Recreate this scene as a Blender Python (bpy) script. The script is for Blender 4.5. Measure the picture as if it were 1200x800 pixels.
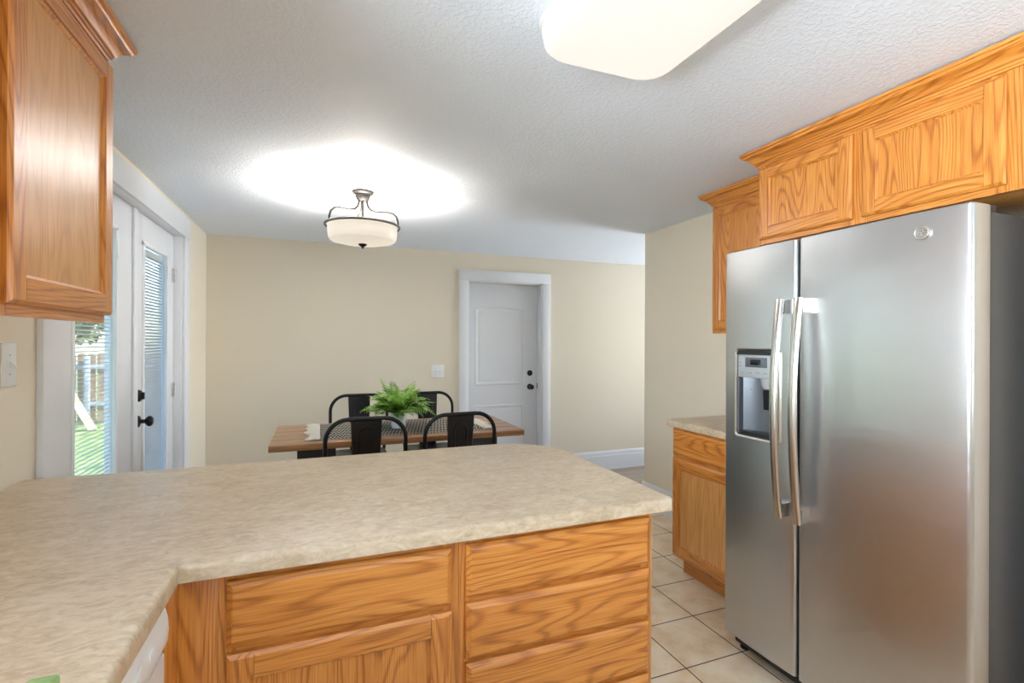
import bpy, bmesh, math, random
from mathutils import Vector, Matrix

random.seed(7)
PI = math.pi
for o in list(bpy.data.objects):
    bpy.data.objects.remove(o)
S = bpy.context.scene
C = S.collection
H = 1.38                                    # camera height over the kitchen tiles


def lin(r, g, b):
    f = lambda c: (c / 255 / 12.92) if c / 255 <= .04045 else ((c / 255 + .055) / 1.055) ** 2.4
    return (f(r), f(g), f(b), 1)


# ------------------------------------------------------------------ camera, sky, sun, light, exposure
yaw, pitch, roll = .373492, .000206, .004171
Fw = Vector((math.sin(yaw) * math.cos(pitch), math.cos(yaw) * math.cos(pitch), math.sin(pitch)))
Rt = Vector((math.cos(yaw), -math.sin(yaw), 0))
Up = Rt.cross(Fw)
R2 = math.cos(roll) * Rt + math.sin(roll) * Up
U2 = -math.sin(roll) * Rt + math.cos(roll) * Up
cam_d = bpy.data.cameras.new('camera')
cam = bpy.data.objects.new('camera', cam_d)
C.objects.link(cam)
m = Matrix((R2, U2, -Fw)).transposed().to_4x4()
m.translation = (0, 0, H)
cam.matrix_world = m
cam_d.sensor_width = 36
cam_d.lens = 578.34 / 1200 * 36
cam_d.clip_start = .02
S.camera = cam

S.view_settings.view_transform = 'Standard'
S.view_settings.look = 'None'
S.view_settings.gamma = 1
S.view_settings.use_curve_mapping = False
S.view_settings.exposure = 1.53

SKY_STRENGTH = .37
SUN_STRENGTH = 6.5
KITCHEN_LAMP = .268
BULB_W = 22.5
BOWL_EMIT = .21
SINK_FILL_W = 17.5
WIN_LIVING_W = 23
REAR_FILL_W = 7.5

world = bpy.data.worlds.new('sky')
S.world = world
world.use_nodes = True
wn = world.node_tree.nodes
wl = world.node_tree.links
bg = wn['Background']
sky = wn.new('ShaderNodeTexSky')
sky.sky_type = 'NISHITA'
sky.sun_disc = False
sky.sun_elevation = math.radians(50)
sky.sun_rotation = math.radians(60)
wl.new(sky.outputs[0], bg.inputs[0])
bg.inputs[1].default_value = SKY_STRENGTH


def lamp(name, typ, loc, direction, energy, color=(1, 1, 1), **kw):
    d = bpy.data.lights.new(name, typ)
    d.energy = energy
    d.color = color
    for k, v in kw.items():
        setattr(d, k, v)
    o = bpy.data.objects.new(name, d)
    C.objects.link(o)
    o.location = loc
    o.rotation_euler = Vector(direction).to_track_quat('-Z', 'Y').to_euler()
    return o


lamp('sun', 'SUN', (6, -3, 9), (-.75, .35, -1), SUN_STRENGTH, (1, .95, .87), angle=.01)
# fill light added at unseen windows, tilted up to brighten ceiling and upper cabinets:
# over the sink and in the rear wall; living room daylight is inferred, tilted likewise
lamp('added_sink_fill', 'AREA', (-.98, .25, 1.6), (1, .15, .25), SINK_FILL_W, (.82, .92, 1), spread=1.75, shape='RECTANGLE', size=1.15, size_y=.9)
lamp('living_window_daylight', 'AREA', (5.94, 3.9, 1.25), (-1, -.2, .28), WIN_LIVING_W, (.82, .92, 1), spread=1.75, shape='RECTANGLE', size=1.6, size_y=1.3)
lamp('added_rear_fill', 'AREA', (1.1, -2.46, 1.5), (0, 1, .8), REAR_FILL_W, (.82, .92, 1), spread=1.75, shape='RECTANGLE', size=1.5, size_y=1.2)


# ------------------------------------------------------------------ mesh and object helpers
OFF = {}


class MB:
    def __init__(self):
        self.bm = bmesh.new()
        self.mi = 0

    def _tag(self, faces):
        for f in faces:
            f.material_index = self.mi

    def box(self, x0, x1, y0, y1, z0, z1, bev=0, seg=2):
        x0, x1 = sorted((x0, x1)); y0, y1 = sorted((y0, y1)); z0, z1 = sorted((z0, z1))
        r = bmesh.ops.create_cube(self.bm, size=1)
        vs = r['verts']
        for v in vs:
            v.co = ((x0 + x1) / 2 + v.co.x * (x1 - x0), (y0 + y1) / 2 + v.co.y * (y1 - y0), (z0 + z1) / 2 + v.co.z * (z1 - z0))
        fs = set(f for v in vs for f in v.link_faces)
        self._tag(fs)
        if bev:
            es = list(set(e for v in vs for e in v.link_edges))
            bev = min(bev, .49 * min(x1 - x0, y1 - y0, z1 - z0))
            q = bmesh.ops.bevel(self.bm, geom=es, offset=bev, segments=seg, affect='EDGES', profile=.5)
            self._tag(q['faces'])
        return self

    def hexa(self, p):
        """eight points: 0-3 one quad, 4-7 the opposite quad in the same order"""
        v = [self.bm.verts.new(q) for q in p]
        self._tag([self.bm.faces.new([v[i] for i in f]) for f in ((0, 3, 2, 1), (4, 5, 6, 7), (0, 1, 5, 4), (1, 2, 6, 5), (2, 3, 7, 6), (3, 0, 4, 7))])
        return self

    def loft(self, loops, cap=True, closed=True):
        L = [[self.bm.verts.new(p) for p in l] for l in loops]
        n = len(L[0])
        fs = []
        for a, b in zip(L, L[1:]):
            for i in range(n if closed else n - 1):
                j = (i + 1) % n
                fs.append(self.bm.faces.new((a[i], a[j], b[j], b[i])))
        if cap:
            fs.append(self.bm.faces.new(L[0][::-1]))
            fs.append(self.bm.faces.new(L[-1]))
        self._tag(fs)
        return self

    def prism(self, poly, axis, a, b):
        def P(u, v, w):
            return {'x': (w, u, v), 'y': (u, w, v), 'z': (u, v, w)}[axis]
        return self.loft([[P(u, v, a) for u, v in poly], [P(u, v, b) for u, v in poly]])

    def tube(self, pts, r, seg=10, closed=False, cap=True, flat=1.0, side=None):
        """round tube along pts; flat<1 squashes it along the normal nearest to side"""
        pts = [Vector(p) for p in pts]
        n = len(pts)
        loops = []
        prev = None
        for i, p in enumerate(pts):
            if closed:
                t = pts[(i + 1) % n] - pts[i - 1]
            else:
                t = pts[min(i + 1, n - 1)] - pts[max(i - 1, 0)]
            t.normalize()
            if prev is None:
                a = Vector(side) if side else (Vector((0, 0, 1)) if abs(t.z) < .9 else Vector((1, 0, 0)))
            else:
                a = prev
            a = (a - t * a.dot(t)).normalized()
            prev = a
            b = t.cross(a)
            rr = r[i] if isinstance(r, (list, tuple)) else r
            loops.append([p + a * rr * flat * math.cos(2 * PI * k / seg) + b * rr * math.sin(2 * PI * k / seg) for k in range(seg)])
        if closed:
            loops.append(loops[0])
            L = [[self.bm.verts.new(q) for q in l] for l in loops[:-1]]
            L.append(L[0])
            fs = []
            for A, B in zip(L, L[1:]):
                for i in range(seg):
                    j = (i + 1) % seg
                    fs.append(self.bm.faces.new((A[i], A[j], B[j], B[i])))
            self._tag(fs)
        else:
            self.loft(loops, cap)
        return self

    def lathe(self, prof, c, axis='z', seg=32, cap=True):
        """prof: (radius, height) pairs along axis from c"""
        loops = []
        for r, h in prof:
            l = []
            for k in range(seg):
                u, v = r * math.cos(2 * PI * k / seg), r * math.sin(2 * PI * k / seg)
                l.append(Vector(c) + Vector({'z': (u, v, h), 'x': (h, u, v), 'y': (u, h, v)}[axis]))
            loops.append(l)
        return self.loft(loops, cap)

    def quad(self, a, b, c, d):
        self._tag([self.bm.faces.new([self.bm.verts.new(p) for p in (a, b, c, d)])])
        return self

    def build(self, name, mat, parent=None, recalc=True, angle=.6):
        bm = self.bm
        if recalc:
            bmesh.ops.recalc_face_normals(bm, faces=bm.faces[:])
        for f in bm.faces:
            f.smooth = True
        for e in bm.edges:
            if len(e.link_faces) != 2 or e.calc_face_angle(3) > angle:
                e.smooth = False
        me = bpy.data.meshes.new(name)
        if parent is not None:
            off = OFF[parent]
        else:
            vs = [v.co for v in bm.verts]
            off = Vector(((min(v.x for v in vs) + max(v.x for v in vs)) / 2, (min(v.y for v in vs) + max(v.y for v in vs)) / 2, min(v.z for v in vs)))
        bmesh.ops.translate(bm, verts=bm.verts[:], vec=-off)
        bm.to_mesh(me)
        bm.free()
        for q in (mat if isinstance(mat, (list, tuple)) else [mat]):
            me.materials.append(q)
        o = bpy.data.objects.new(name, me)
        C.objects.link(o)
        if parent is None:
            o.location = off
        else:
            o.parent = parent
        OFF[o] = off
        return o


def tag(o, label, cat, group=None):
    o['label'] = label
    o['category'] = cat
    if group:
        o['group'] = group
    return o


def thing(name, label, cat, loc, group=None):
    o = bpy.data.objects.new(name, None)
    o.empty_display_size = .05
    C.objects.link(o)
    o.location = loc
    OFF[o] = Vector(loc)
    return tag(o, label, cat, group)


def struct(o, label=None):
    o['kind'] = 'structure'
    if label:
        o['label'] = label
    return o


def boolean(o, mb, op='DIFFERENCE'):
    """cut the shape in mb (world coordinates) out of o"""
    c = mb.build('cutter', o.data.materials[0], o)
    md = o.modifiers.new('b', 'BOOLEAN')
    md.object = c
    md.operation = op
    md.solver = 'EXACT'
    bpy.context.view_layer.update()
    me = bpy.data.meshes.new_from_object(o.evaluated_get(bpy.context.evaluated_depsgraph_get()))
    o.modifiers.clear()
    o.data = me
    bpy.data.objects.remove(c)
    bm = bmesh.new()
    bm.from_mesh(me)
    for e in bm.edges:
        if len(e.link_faces) != 2 or e.calc_face_angle(3) > .6:
            e.smooth = False
    bm.to_mesh(me)
    bm.free()
    return o


# ------------------------------------------------------------------ materials
def new_mat(name):
    M = bpy.data.materials.new(name)
    M.use_nodes = True
    nt = M.node_tree
    return M, nt.nodes, nt.links, nt.nodes['Principled BSDF']


def plain(name, col, rough=.5, metal=0, spec=.5, coat=0, **kw):
    M, n, l, b = new_mat(name)
    b.inputs['Base Color'].default_value = col
    b.inputs['Roughness'].default_value = rough
    b.inputs['Metallic'].default_value = metal
    b.inputs['Specular IOR Level'].default_value = spec
    b.inputs['Coat Weight'].default_value = coat
    # faint unevenness so that no surface is perfectly even
    t = n.new('ShaderNodeTexNoise'); t.inputs['Scale'].default_value = kw.get('ns', 30)
    tc = n.new('ShaderNodeTexCoord')
    l.new(tc.outputs['Object'], t.inputs['Vector'])
    if kw.get('bump'):
        bp = n.new('ShaderNodeBump'); bp.inputs['Strength'].default_value = kw['bump']; bp.inputs['Distance'].default_value = kw.get('bd', .002)
        l.new(t.outputs[0], bp.inputs['Height']); l.new(bp.outputs[0], b.inputs['Normal'])
    mr = n.new('ShaderNodeMapRange')
    mr.inputs['To Min'].default_value = max(0, rough - .05); mr.inputs['To Max'].default_value = min(1, rough + .05)
    l.new(t.outputs[0], mr.inputs['Value']); l.new(mr.outputs[0], b.inputs['Roughness'])
    return M


def math_node(n, l, op, a, b=None):
    q = n.new('ShaderNodeMath'); q.operation = op
    for i, x in enumerate((a, b)):
        if x is None:
            continue
        if isinstance(x, (int, float)):
            q.inputs[i].default_value = x
        else:
            l.new(x, q.inputs[i])
    return q.outputs[0]


def ramp(n, l, fac, stops):
    r = n.new('ShaderNodeValToRGB')
    e = r.color_ramp.elements
    e[0].position, e[0].color = stops[0]
    e[1].position, e[1].color = stops[-1]
    for p, c in stops[1:-1]:
        q = e.new(p); q.color = c
    l.new(fac, r.inputs[0])
    return r.outputs[0]


def oak(name, axis, light, mid, dark, rings=25, rough=.33, figure=1.0):
    M, n, l, b = new_mat(name)
    tc = n.new('ShaderNodeTexCoord'); oi = n.new('ShaderNodeObjectInfo')
    mul = math_node(n, l, 'MULTIPLY', oi.outputs['Random'], 13.7)
    add = n.new('ShaderNodeVectorMath'); add.operation = 'ADD'
    cmb = n.new('ShaderNodeCombineXYZ')
    for i in range(3):
        l.new(mul, cmb.inputs[i])
    l.new(tc.outputs['Object'], add.inputs[0]); l.new(cmb.outputs[0], add.inputs[1])

    def noise(across, along, detail=2, dist=0):
        mp = n.new('ShaderNodeMapping')
        mp.inputs['Scale'].default_value = [along if a == axis else across for a in 'xyz']
        l.new(add.outputs[0], mp.inputs[0])
        t = n.new('ShaderNodeTexNoise'); t.inputs['Scale'].default_value = 1
        t.inputs['Detail'].default_value = detail; t.inputs['Distortion'].default_value = dist
        l.new(mp.outputs[0], t.inputs['Vector'])
        return t.outputs[0]
    big = noise(7, .85, 1.5, .15)
    wig = noise(60, 9, 2)
    v = math_node(n, l, 'ADD', math_node(n, l, 'MULTIPLY', big, rings * 2 * PI), math_node(n, l, 'MULTIPLY', wig, 1.3))
    s = math_node(n, l, 'SINE', v)
    ring = math_node(n, l, 'POWER', math_node(n, l, 'ADD', math_node(n, l, 'MULTIPLY', s, .5), .5), 3.4)
    fine = noise(380, 7, 3)
    mids = noise(26, .9, 3)
    pores = math_node(n, l, 'MULTIPLY', math_node(n, l, 'SUBTRACT', fine, .5), 1.5)
    f = math_node(n, l, 'ADD', math_node(n, l, 'MULTIPLY', ring, .46 * figure), math_node(n, l, 'ADD', pores, math_node(n, l, 'MULTIPLY', mids, .62)))
    f = math_node(n, l, 'SUBTRACT', f, .12)
    l.new(ramp(n, l, f, [(0, light), (.4, mid), (1, dark)]), b.inputs['Base Color'])
    b.inputs['Roughness'].default_value = rough
    b.inputs['Coat Weight'].default_value = .5
    b.inputs['Coat Roughness'].default_value = .28
    bp = n.new('ShaderNodeBump'); bp.inputs['Strength'].default_value = .12; bp.inputs['Distance'].default_value = .001
    l.new(fine, bp.inputs['Height']); l.new(bp.outputs[0], b.inputs['Normal'])
    return M


OL, OM, OD = lin(224, 152, 70), lin(203, 124, 45), lin(142, 74, 22)
oak_x = oak('oak_grain_sideways', 'x', OL, OM, OD)
oak_y = oak('oak_grain_lengthways', 'y', OL, OM, OD)
oak_z = oak('oak_grain_upright', 'z', OL, OM, OD)
oak_zf = oak('oak_panel_upright', 'z', OL, OM, OD, rings=26, figure=1.05)
oak_calm_z = oak('oak_calm_upright', 'z', lin(228, 170, 100), lin(210, 144, 74), lin(160, 98, 44), rings=14, figure=.4)
walnut = oak('walnut_boards', 'x', lin(176, 128, 84), lin(146, 100, 62), lin(92, 60, 36), rings=9, figure=.6, rough=.38)


def wall_mat(name, col, rough=.75, bump=.12, scale=160):
    M, n, l, b = new_mat(name)
    tc = n.new('ShaderNodeTexCoord')
    t = n.new('ShaderNodeTexNoise'); t.inputs['Scale'].default_value = scale; t.inputs['Detail'].default_value = 3
    l.new(tc.outputs['Object'], t.inputs['Vector'])
    bp = n.new('ShaderNodeBump'); bp.inputs['Strength'].default_value = bump; bp.inputs['Distance'].default_value = .004
    l.new(t.outputs[0], bp.inputs['Height']); l.new(bp.outputs[0], b.inputs['Normal'])
    b.inputs['Base Color'].default_value = col
    b.inputs['Roughness'].default_value = rough
    b.inputs['Specular IOR Level'].default_value = .3
    return M


def ceiling_mat():
    M, n, l, b = new_mat('knockdown_ceiling_paint')
    tc = n.new('ShaderNodeTexCoord')
    t = n.new('ShaderNodeTexNoise'); t.inputs['Scale'].default_value = 62; t.inputs['Detail'].default_value = 4; t.inputs['Roughness'].default_value = .6
    t.inputs['Distortion'].default_value = .6
    l.new(tc.outputs['Object'], t.inputs['Vector'])
    mr = n.new('ShaderNodeMapRange'); mr.inputs['From Min'].default_value = .46; mr.inputs['From Max'].default_value = .62
    l.new(t.outputs[0], mr.inputs['Value'])
    bp = n.new('ShaderNodeBump'); bp.inputs['Strength'].default_value = .35; bp.inputs['Distance'].default_value = .004
    l.new(mr.outputs[0], bp.inputs['Height']); l.new(bp.outputs[0], b.inputs['Normal'])
    b.inputs['Base Color'].default_value = lin(236, 244, 255)
    b.inputs['Roughness'].default_value = .6
    b.inputs['Specular IOR Level'].default_value = .35
    return M


def laminate():
    M, n, l, b = new_mat('mottled_beige_laminate')
    tc = n.new('ShaderNodeTexCoord')
    mp = n.new('ShaderNodeMapping'); mp.inputs['Scale'].default_value = (.62, 1.2, 1); mp.inputs['Rotation'].default_value = (0, 0, .35)
    l.new(tc.outputs['Object'], mp.inputs[0])

    def noise(sc, det, dist=0, rg=.55):
        t = n.new('ShaderNodeTexNoise'); t.inputs['Scale'].default_value = sc; t.inputs['Detail'].default_value = det
        t.inputs['Distortion'].default_value = dist; t.inputs['Roughness'].default_value = rg
        l.new(mp.outputs[0], t.inputs['Vector'])
        return t
    a = noise(38, 5, 1.2, .62); c = noise(9, 3, .5); d = noise(150, 3, .4)
    f = math_node(n, l, 'ADD', math_node(n, l, 'MULTIPLY', a.outputs[0], .62), math_node(n, l, 'ADD', math_node(n, l, 'MULTIPLY', c.outputs[0], .22), math_node(n, l, 'MULTIPLY', d.outputs[0], .18)))
    col = ramp(n, l, f, [(.34, lin(170, 150, 122)), (.46, lin(194, 174, 144)), (.53, lin(207, 188, 159)), (.62, lin(217, 201, 176)), (.74, lin(225, 212, 192))])
    mx = n.new('ShaderNodeMix'); mx.data_type = 'RGBA'; mx.blend_type = 'MIX'
    p = noise(5, 2)
    l.new(math_node(n, l, 'MULTIPLY', p.outputs[0], .3), mx.inputs[0])
    l.new(col, mx.inputs[6]); mx.inputs[7].default_value = lin(208, 178, 152)
    l.new(mx.outputs[2], b.inputs['Base Color'])
    b.inputs['Roughness'].default_value = .34
    b.inputs['Specular IOR Level'].default_value = .5
    bp = n.new('ShaderNodeBump'); bp.inputs['Strength'].default_value = .004; bp.inputs['Distance'].default_value = .0002
    l.new(d.outputs[0], bp.inputs['Height']); l.new(bp.outputs[0], b.inputs['Normal'])
    return M


def tile_mat():
    M, n, l, b = new_mat('cream_ceramic_tiles')
    g = n.new('ShaderNodeNewGeometry')
    mp = n.new('ShaderNodeMapping'); mp.inputs['Location'].default_value = (-1.765 + .31 * 10 , -1.985 + .31 * 10, 0)
    l.new(g.outputs['Position'], mp.inputs[0])
    br = n.new('ShaderNodeTexBrick')
    br.offset = 0; br.squash = 1
    br.inputs['Scale'].default_value = 1
    br.inputs['Brick Width'].default_value = .31; br.inputs['Row Height'].default_value = .31
    br.inputs['Mortar Size'].default_value = .0032; br.inputs['Mortar Smooth'].default_value = .3
    br.inputs['Color1'].default_value = (0, 0, 0, 1); br.inputs['Color2'].default_value = (1, 1, 1, 1)
    br.inputs['Mortar'].default_value = (.5, .5, .5, 1)
    l.new(mp.outputs[0], br.inputs['Vector'])
    t = n.new('ShaderNodeTexNoise'); t.inputs['Scale'].default_value = 7; t.inputs['Detail'].default_value = 5; t.inputs['Roughness'].default_value = .6
    l.new(g.outputs['Position'], t.inputs['Vector'])
    col = ramp(n, l, t.outputs[0], [(.3, lin(222, 194, 158)), (.48, lin(240, 217, 184)), (.62, lin(246, 230, 204)), (.75, lin(230, 204, 170))])
    hs = n.new('ShaderNodeMix'); hs.data_type = 'RGBA'; hs.blend_type = 'MULTIPLY'
    l.new(math_node(n, l, 'MULTIPLY', br.outputs['Color'], .18), hs.inputs[0]); l.new(col, hs.inputs[6]); hs.inputs[7].default_value = lin(222, 205, 190)
    mx = n.new('ShaderNodeMix'); mx.data_type = 'RGBA'
    l.new(br.outputs['Fac'], mx.inputs[0]); l.new(hs.outputs[2], mx.inputs[6]); mx.inputs[7].default_value = lin(74, 58, 44)
    l.new(mx.outputs[2], b.inputs['Base Color'])
    rr = n.new('ShaderNodeMapRange'); rr.inputs['To Min'].default_value = .3; rr.inputs['To Max'].default_value = .85
    l.new(br.outputs['Fac'], rr.inputs['Value']); l.new(rr.outputs[0], b.inputs['Roughness'])
    bp = n.new('ShaderNodeBump'); bp.inputs['Strength'].default_value = .5; bp.inputs['Distance'].default_value = .002; bp.invert = True
    l.new(br.outputs['Fac'], bp.inputs['Height']); l.new(bp.outputs[0], b.inputs['Normal'])
    return M


def vinyl_mat():
    M, n, l, b = new_mat('grey_brown_vinyl_planks')
    g = n.new('ShaderNodeNewGeometry')
    br = n.new('ShaderNodeTexBrick'); br.offset = .4
    br.inputs['Scale'].default_value = 1; br.inputs['Brick Width'].default_value = 1.2; br.inputs['Row Height'].default_value = .15
    br.inputs['Mortar Size'].default_value = .0015
    br.inputs['Color1'].default_value = lin(150, 132, 116); br.inputs['Color2'].default_value = lin(172, 154, 136); br.inputs['Mortar'].default_value = lin(90, 76, 64)
    l.new(g.outputs['Position'], br.inputs['Vector'])
    mp = n.new('ShaderNodeMapping'); mp.inputs['Scale'].default_value = (2, 40, 1)
    l.new(g.outputs['Position'], mp.inputs[0])
    t = n.new('ShaderNodeTexNoise'); t.inputs['Scale'].default_value = 1; t.inputs['Detail'].default_value = 4
    l.new(mp.outputs[0], t.inputs['Vector'])
    mx = n.new('ShaderNodeMix'); mx.data_type = 'RGBA'; mx.blend_type = 'MULTIPLY'
    mx.inputs[0].default_value = .6
    l.new(br.outputs['Color'], mx.inputs[6]); l.new(ramp(n, l, t.outputs[0], [(.3, lin(190, 180, 170)), (.7, lin(255, 255, 255))]), mx.inputs[7])
    l.new(mx.outputs[2], b.inputs['Base Color'])
    b.inputs['Roughness'].default_value = .45
    return M


def steel_mat(name='brushed_stainless_steel', col=(.55, .56, .575, 1), rough=.3, wave=.12):
    M, n, l, b = new_mat(name)
    tc = n.new('ShaderNodeTexCoord')
    mp = n.new('ShaderNodeMapping'); mp.inputs['Scale'].default_value = (160, 4, 160)
    l.new(tc.outputs['Object'], mp.inputs[0])
    t = n.new('ShaderNodeTexNoise'); t.inputs['Scale'].default_value = 1; t.inputs['Detail'].default_value = 3
    l.new(mp.outputs[0], t.inputs['Vector'])
    mp2 = n.new('ShaderNodeMapping'); mp2.inputs['Scale'].default_value = (1.5, 1.1, 7)
    l.new(tc.outputs['Object'], mp2.inputs[0])
    w = n.new('ShaderNodeTexNoise'); w.inputs['Scale'].default_value = 1; w.inputs['Detail'].default_value = 2
    l.new(mp2.outputs[0], w.inputs['Vector'])
    mr = n.new('ShaderNodeMapRange'); mr.inputs['To Min'].default_value = rough - .008; mr.inputs['To Max'].default_value = rough + .008
    l.new(t.outputs[0], mr.inputs['Value']); l.new(mr.outputs[0], b.inputs['Roughness'])
    b1 = n.new('ShaderNodeBump'); b1.inputs['Strength'].default_value = wave; b1.inputs['Distance'].default_value = .02
    l.new(w.outputs[0], b1.inputs['Height'])
    b2 = n.new('ShaderNodeBump'); b2.inputs['Strength'].default_value = .0; b2.inputs['Distance'].default_value = .001
    l.new(t.outputs[0], b2.inputs['Height']); l.new(b1.outputs[0], b2.inputs['Normal'])
    l.new(b2.outputs[0], b.inputs['Normal'])
    b.inputs['Base Color'].default_value = col
    b.inputs['Metallic'].default_value = 1
    b.inputs['Anisotropic'].default_value = .4
    return M


def emit(name, col, strength):
    M, n, l, b = new_mat(name)
    b.inputs['Base Color'].default_value = (.9, .88, .84, 1)
    b.inputs['Roughness'].default_value = .3
    b.inputs['Emission Color'].default_value = col
    b.inputs['Emission Strength'].default_value = strength
    return M


def glass_mat(name='window_glass', tint=(.96, .98, .98, 1)):
    M, n, l, b = new_mat(name)
    out = n['Material Output']
    tr = n.new('ShaderNodeBsdfTransparent'); tr.inputs[0].default_value = tint
    gl = n.new('ShaderNodeBsdfGlossy'); gl.inputs['Roughness'].default_value = .02
    fr = n.new('ShaderNodeFresnel'); fr.inputs[0].default_value = 1.5
    mx = n.new('ShaderNodeMixShader')
    l.new(math_node(n, l, 'MULTIPLY', fr.outputs[0], .3), mx.inputs[0]); l.new(tr.outputs[0], mx.inputs[1]); l.new(gl.outputs[0], mx.inputs[2])
    l.new(mx.outputs[0], out.inputs[0])
    return M


def runner_mat():
    M, n, l, b = new_mat('black_white_woven_cloth')
    tc = n.new('ShaderNodeTexCoord')
    sep = n.new('ShaderNodeSeparateXYZ'); l.new(tc.outputs['Object'], sep.inputs[0])
    tri = math_node(n, l, 'PINGPONG', sep.outputs[1], .045)
    d = math_node(n, l, 'ADD', sep.outputs[0], math_node(n, l, 'MULTIPLY', tri, .45))
    s = math_node(n, l, 'SINE', math_node(n, l, 'MULTIPLY', d, 2 * PI / .021))
    band = math_node(n, l, 'SINE', math_node(n, l, 'MULTIPLY', sep.outputs[1], 2 * PI / .09))
    f = math_node(n, l, 'ADD', math_node(n, l, 'MULTIPLY', s, .34), math_node(n, l, 'ADD', math_node(n, l, 'MULTIPLY', band, .12), .5))
    l.new(ramp(n, l, f, [(.4, lin(38, 36, 34)), (.56, lin(222, 214, 198))]), b.inputs['Base Color'])
    b.inputs['Roughness'].default_value = .9
    bp = n.new('ShaderNodeBump'); bp.inputs['Strength'].default_value = .5; bp.inputs['Distance'].default_value = .003
    l.new(f, bp.inputs['Height']); l.new(bp.outputs[0], b.inputs['Normal'])
    return M


def varied(name, cols, scale, rough=.8, stretch=(1, 1, 1), bump=0, detail=4):
    M, n, l, b = new_mat(name)
    tc = n.new('ShaderNodeTexCoord')
    mp = n.new('ShaderNodeMapping'); mp.inputs['Scale'].default_value = stretch
    l.new(tc.outputs['Object'], mp.inputs[0])
    t = n.new('ShaderNodeTexNoise'); t.inputs['Scale'].default_value = scale; t.inputs['Detail'].default_value = detail
    l.new(mp.outputs[0], t.inputs['Vector'])
    k = len(cols)
    l.new(ramp(n, l, t.outputs[0], [(.3 + .4 * i / (k - 1), c) for i, c in enumerate(cols)]), b.inputs['Base Color'])
    b.inputs['Roughness'].default_value = rough
    if bump:
        bp = n.new('ShaderNodeBump'); bp.inputs['Strength'].default_value = bump; bp.inputs['Distance'].default_value = .01
        l.new(t.outputs[0], bp.inputs['Height']); l.new(bp.outputs[0], b.inputs['Normal'])
    return M


M_wall = wall_mat('beige_wall_paint', lin(234, 223, 203))
M_ceil = ceiling_mat()
M_tile = tile_mat()
M_vinyl = vinyl_mat()
M_lam = laminate()
M_white = plain('white_trim_paint', lin(232, 233, 235), .4)
M_door = plain('white_door_paint', lin(226, 227, 230), .42)
M_plastic = plain('white_plastic', lin(238, 238, 236), .35)
M_steel = steel_mat()
M_handle = steel_mat('polished_steel_handle', (.66, .64, .61, 1), .24, .0)
M_case = plain('dark_grey_fridge_case', lin(78, 77, 76), .42, spec=.4)
M_black = plain('black_plastic', lin(22, 22, 24), .4)
M_gasket = plain('dark_gasket', lin(26, 26, 28), .7)
M_greyp = plain('silver_grey_plastic', lin(178, 182, 186), .38, metal=.25)
M_recess = plain('dispenser_recess_plastic', lin(104, 110, 117), .3, metal=.5)
M_lcd = plain('dark_display', lin(14, 16, 20), .15)
M_icon = plain('pale_print', lin(150, 156, 162), .5)
M_brz = plain('oil_rubbed_bronze', lin(44, 40, 40), .35, metal=.7)
M_nickel = plain('brushed_nickel', lin(104, 98, 92), .4, metal=.85)
M_arm = plain('dark_nickel_arm', lin(27, 25, 23), .6, spec=.2)
M_hinge = plain('satin_hinge', lin(205, 205, 205), .35, metal=.6)
M_chair = plain('black_chair_metal', lin(34, 32, 32), .38, metal=.55, spec=.5)
M_leg = plain('charcoal_painted_wood', lin(46, 40, 40), .5)
M_glass = glass_mat()
def slat_mat():
    M, n, l, b = new_mat('pale_vinyl_slat')
    b.inputs['Base Color'].default_value = lin(226, 228, 232); b.inputs['Roughness'].default_value = .5
    t = n.new('ShaderNodeBsdfTranslucent'); t.inputs[0].default_value = lin(214, 222, 236)
    mx = n.new('ShaderNodeMixShader'); mx.inputs[0].default_value = .42
    l.new(b.outputs[0], mx.inputs[1]); l.new(t.outputs[0], mx.inputs[2]); l.new(mx.outputs[0], n['Material Output'].inputs[0])
    return M


M_blind = slat_mat()
M_run = runner_mat()
M_fringe = plain('cream_cotton', lin(226, 219, 204), .9)
M_pot = plain('glazed_white_pot', lin(228, 232, 238), .2)
M_soil = plain('dark_soil', lin(48, 36, 28), .95)
M_bulbglass = emit('frosted_bowl_glass', (1, .88, .72, 1), BOWL_EMIT)
M_bulbglass.node_tree.nodes['Principled BSDF'].inputs['Base Color'].default_value = (.42, .40, .37, 1)
M_diff = emit('lit_acrylic_diffuser', (1, .93, .84, 1), KITCHEN_LAMP)
M_diff.node_tree.nodes['Principled BSDF'].inputs['Base Color'].default_value = (.3, .29, .28, 1)


def leaf_mat(name, a, b_, c):
    M, n, l, b = new_mat(name)
    oi = n.new('ShaderNodeTexCoord')
    t = n.new('ShaderNodeTexNoise'); t.inputs['Scale'].default_value = 22
    l.new(oi.outputs['Object'], t.inputs['Vector'])
    l.new(ramp(n, l, t.outputs[0], [(.32, a), (.5, b_), (.68, c)]), b.inputs['Base Color'])
    b.inputs['Roughness'].default_value = .45
    b.inputs['Subsurface Weight'].default_value = 0
    return M


M_fern = leaf_mat('fern_green', lin(62, 104, 36), lin(118, 164, 56), lin(172, 202, 92))
M_tree = leaf_mat('tree_green', lin(40, 62, 30), lin(84, 108, 56), lin(150, 168, 110))

# ------------------------------------------------------------------ the setting
XL, XR, YB, ZC, ZD = -.9055, 2.585, 4.925, H + .917, -.095
CT = H - .46                                 # worktop height
XF = 6.0                                     # living room far wall
YR = -2.5                                    # wall behind the camera

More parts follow.
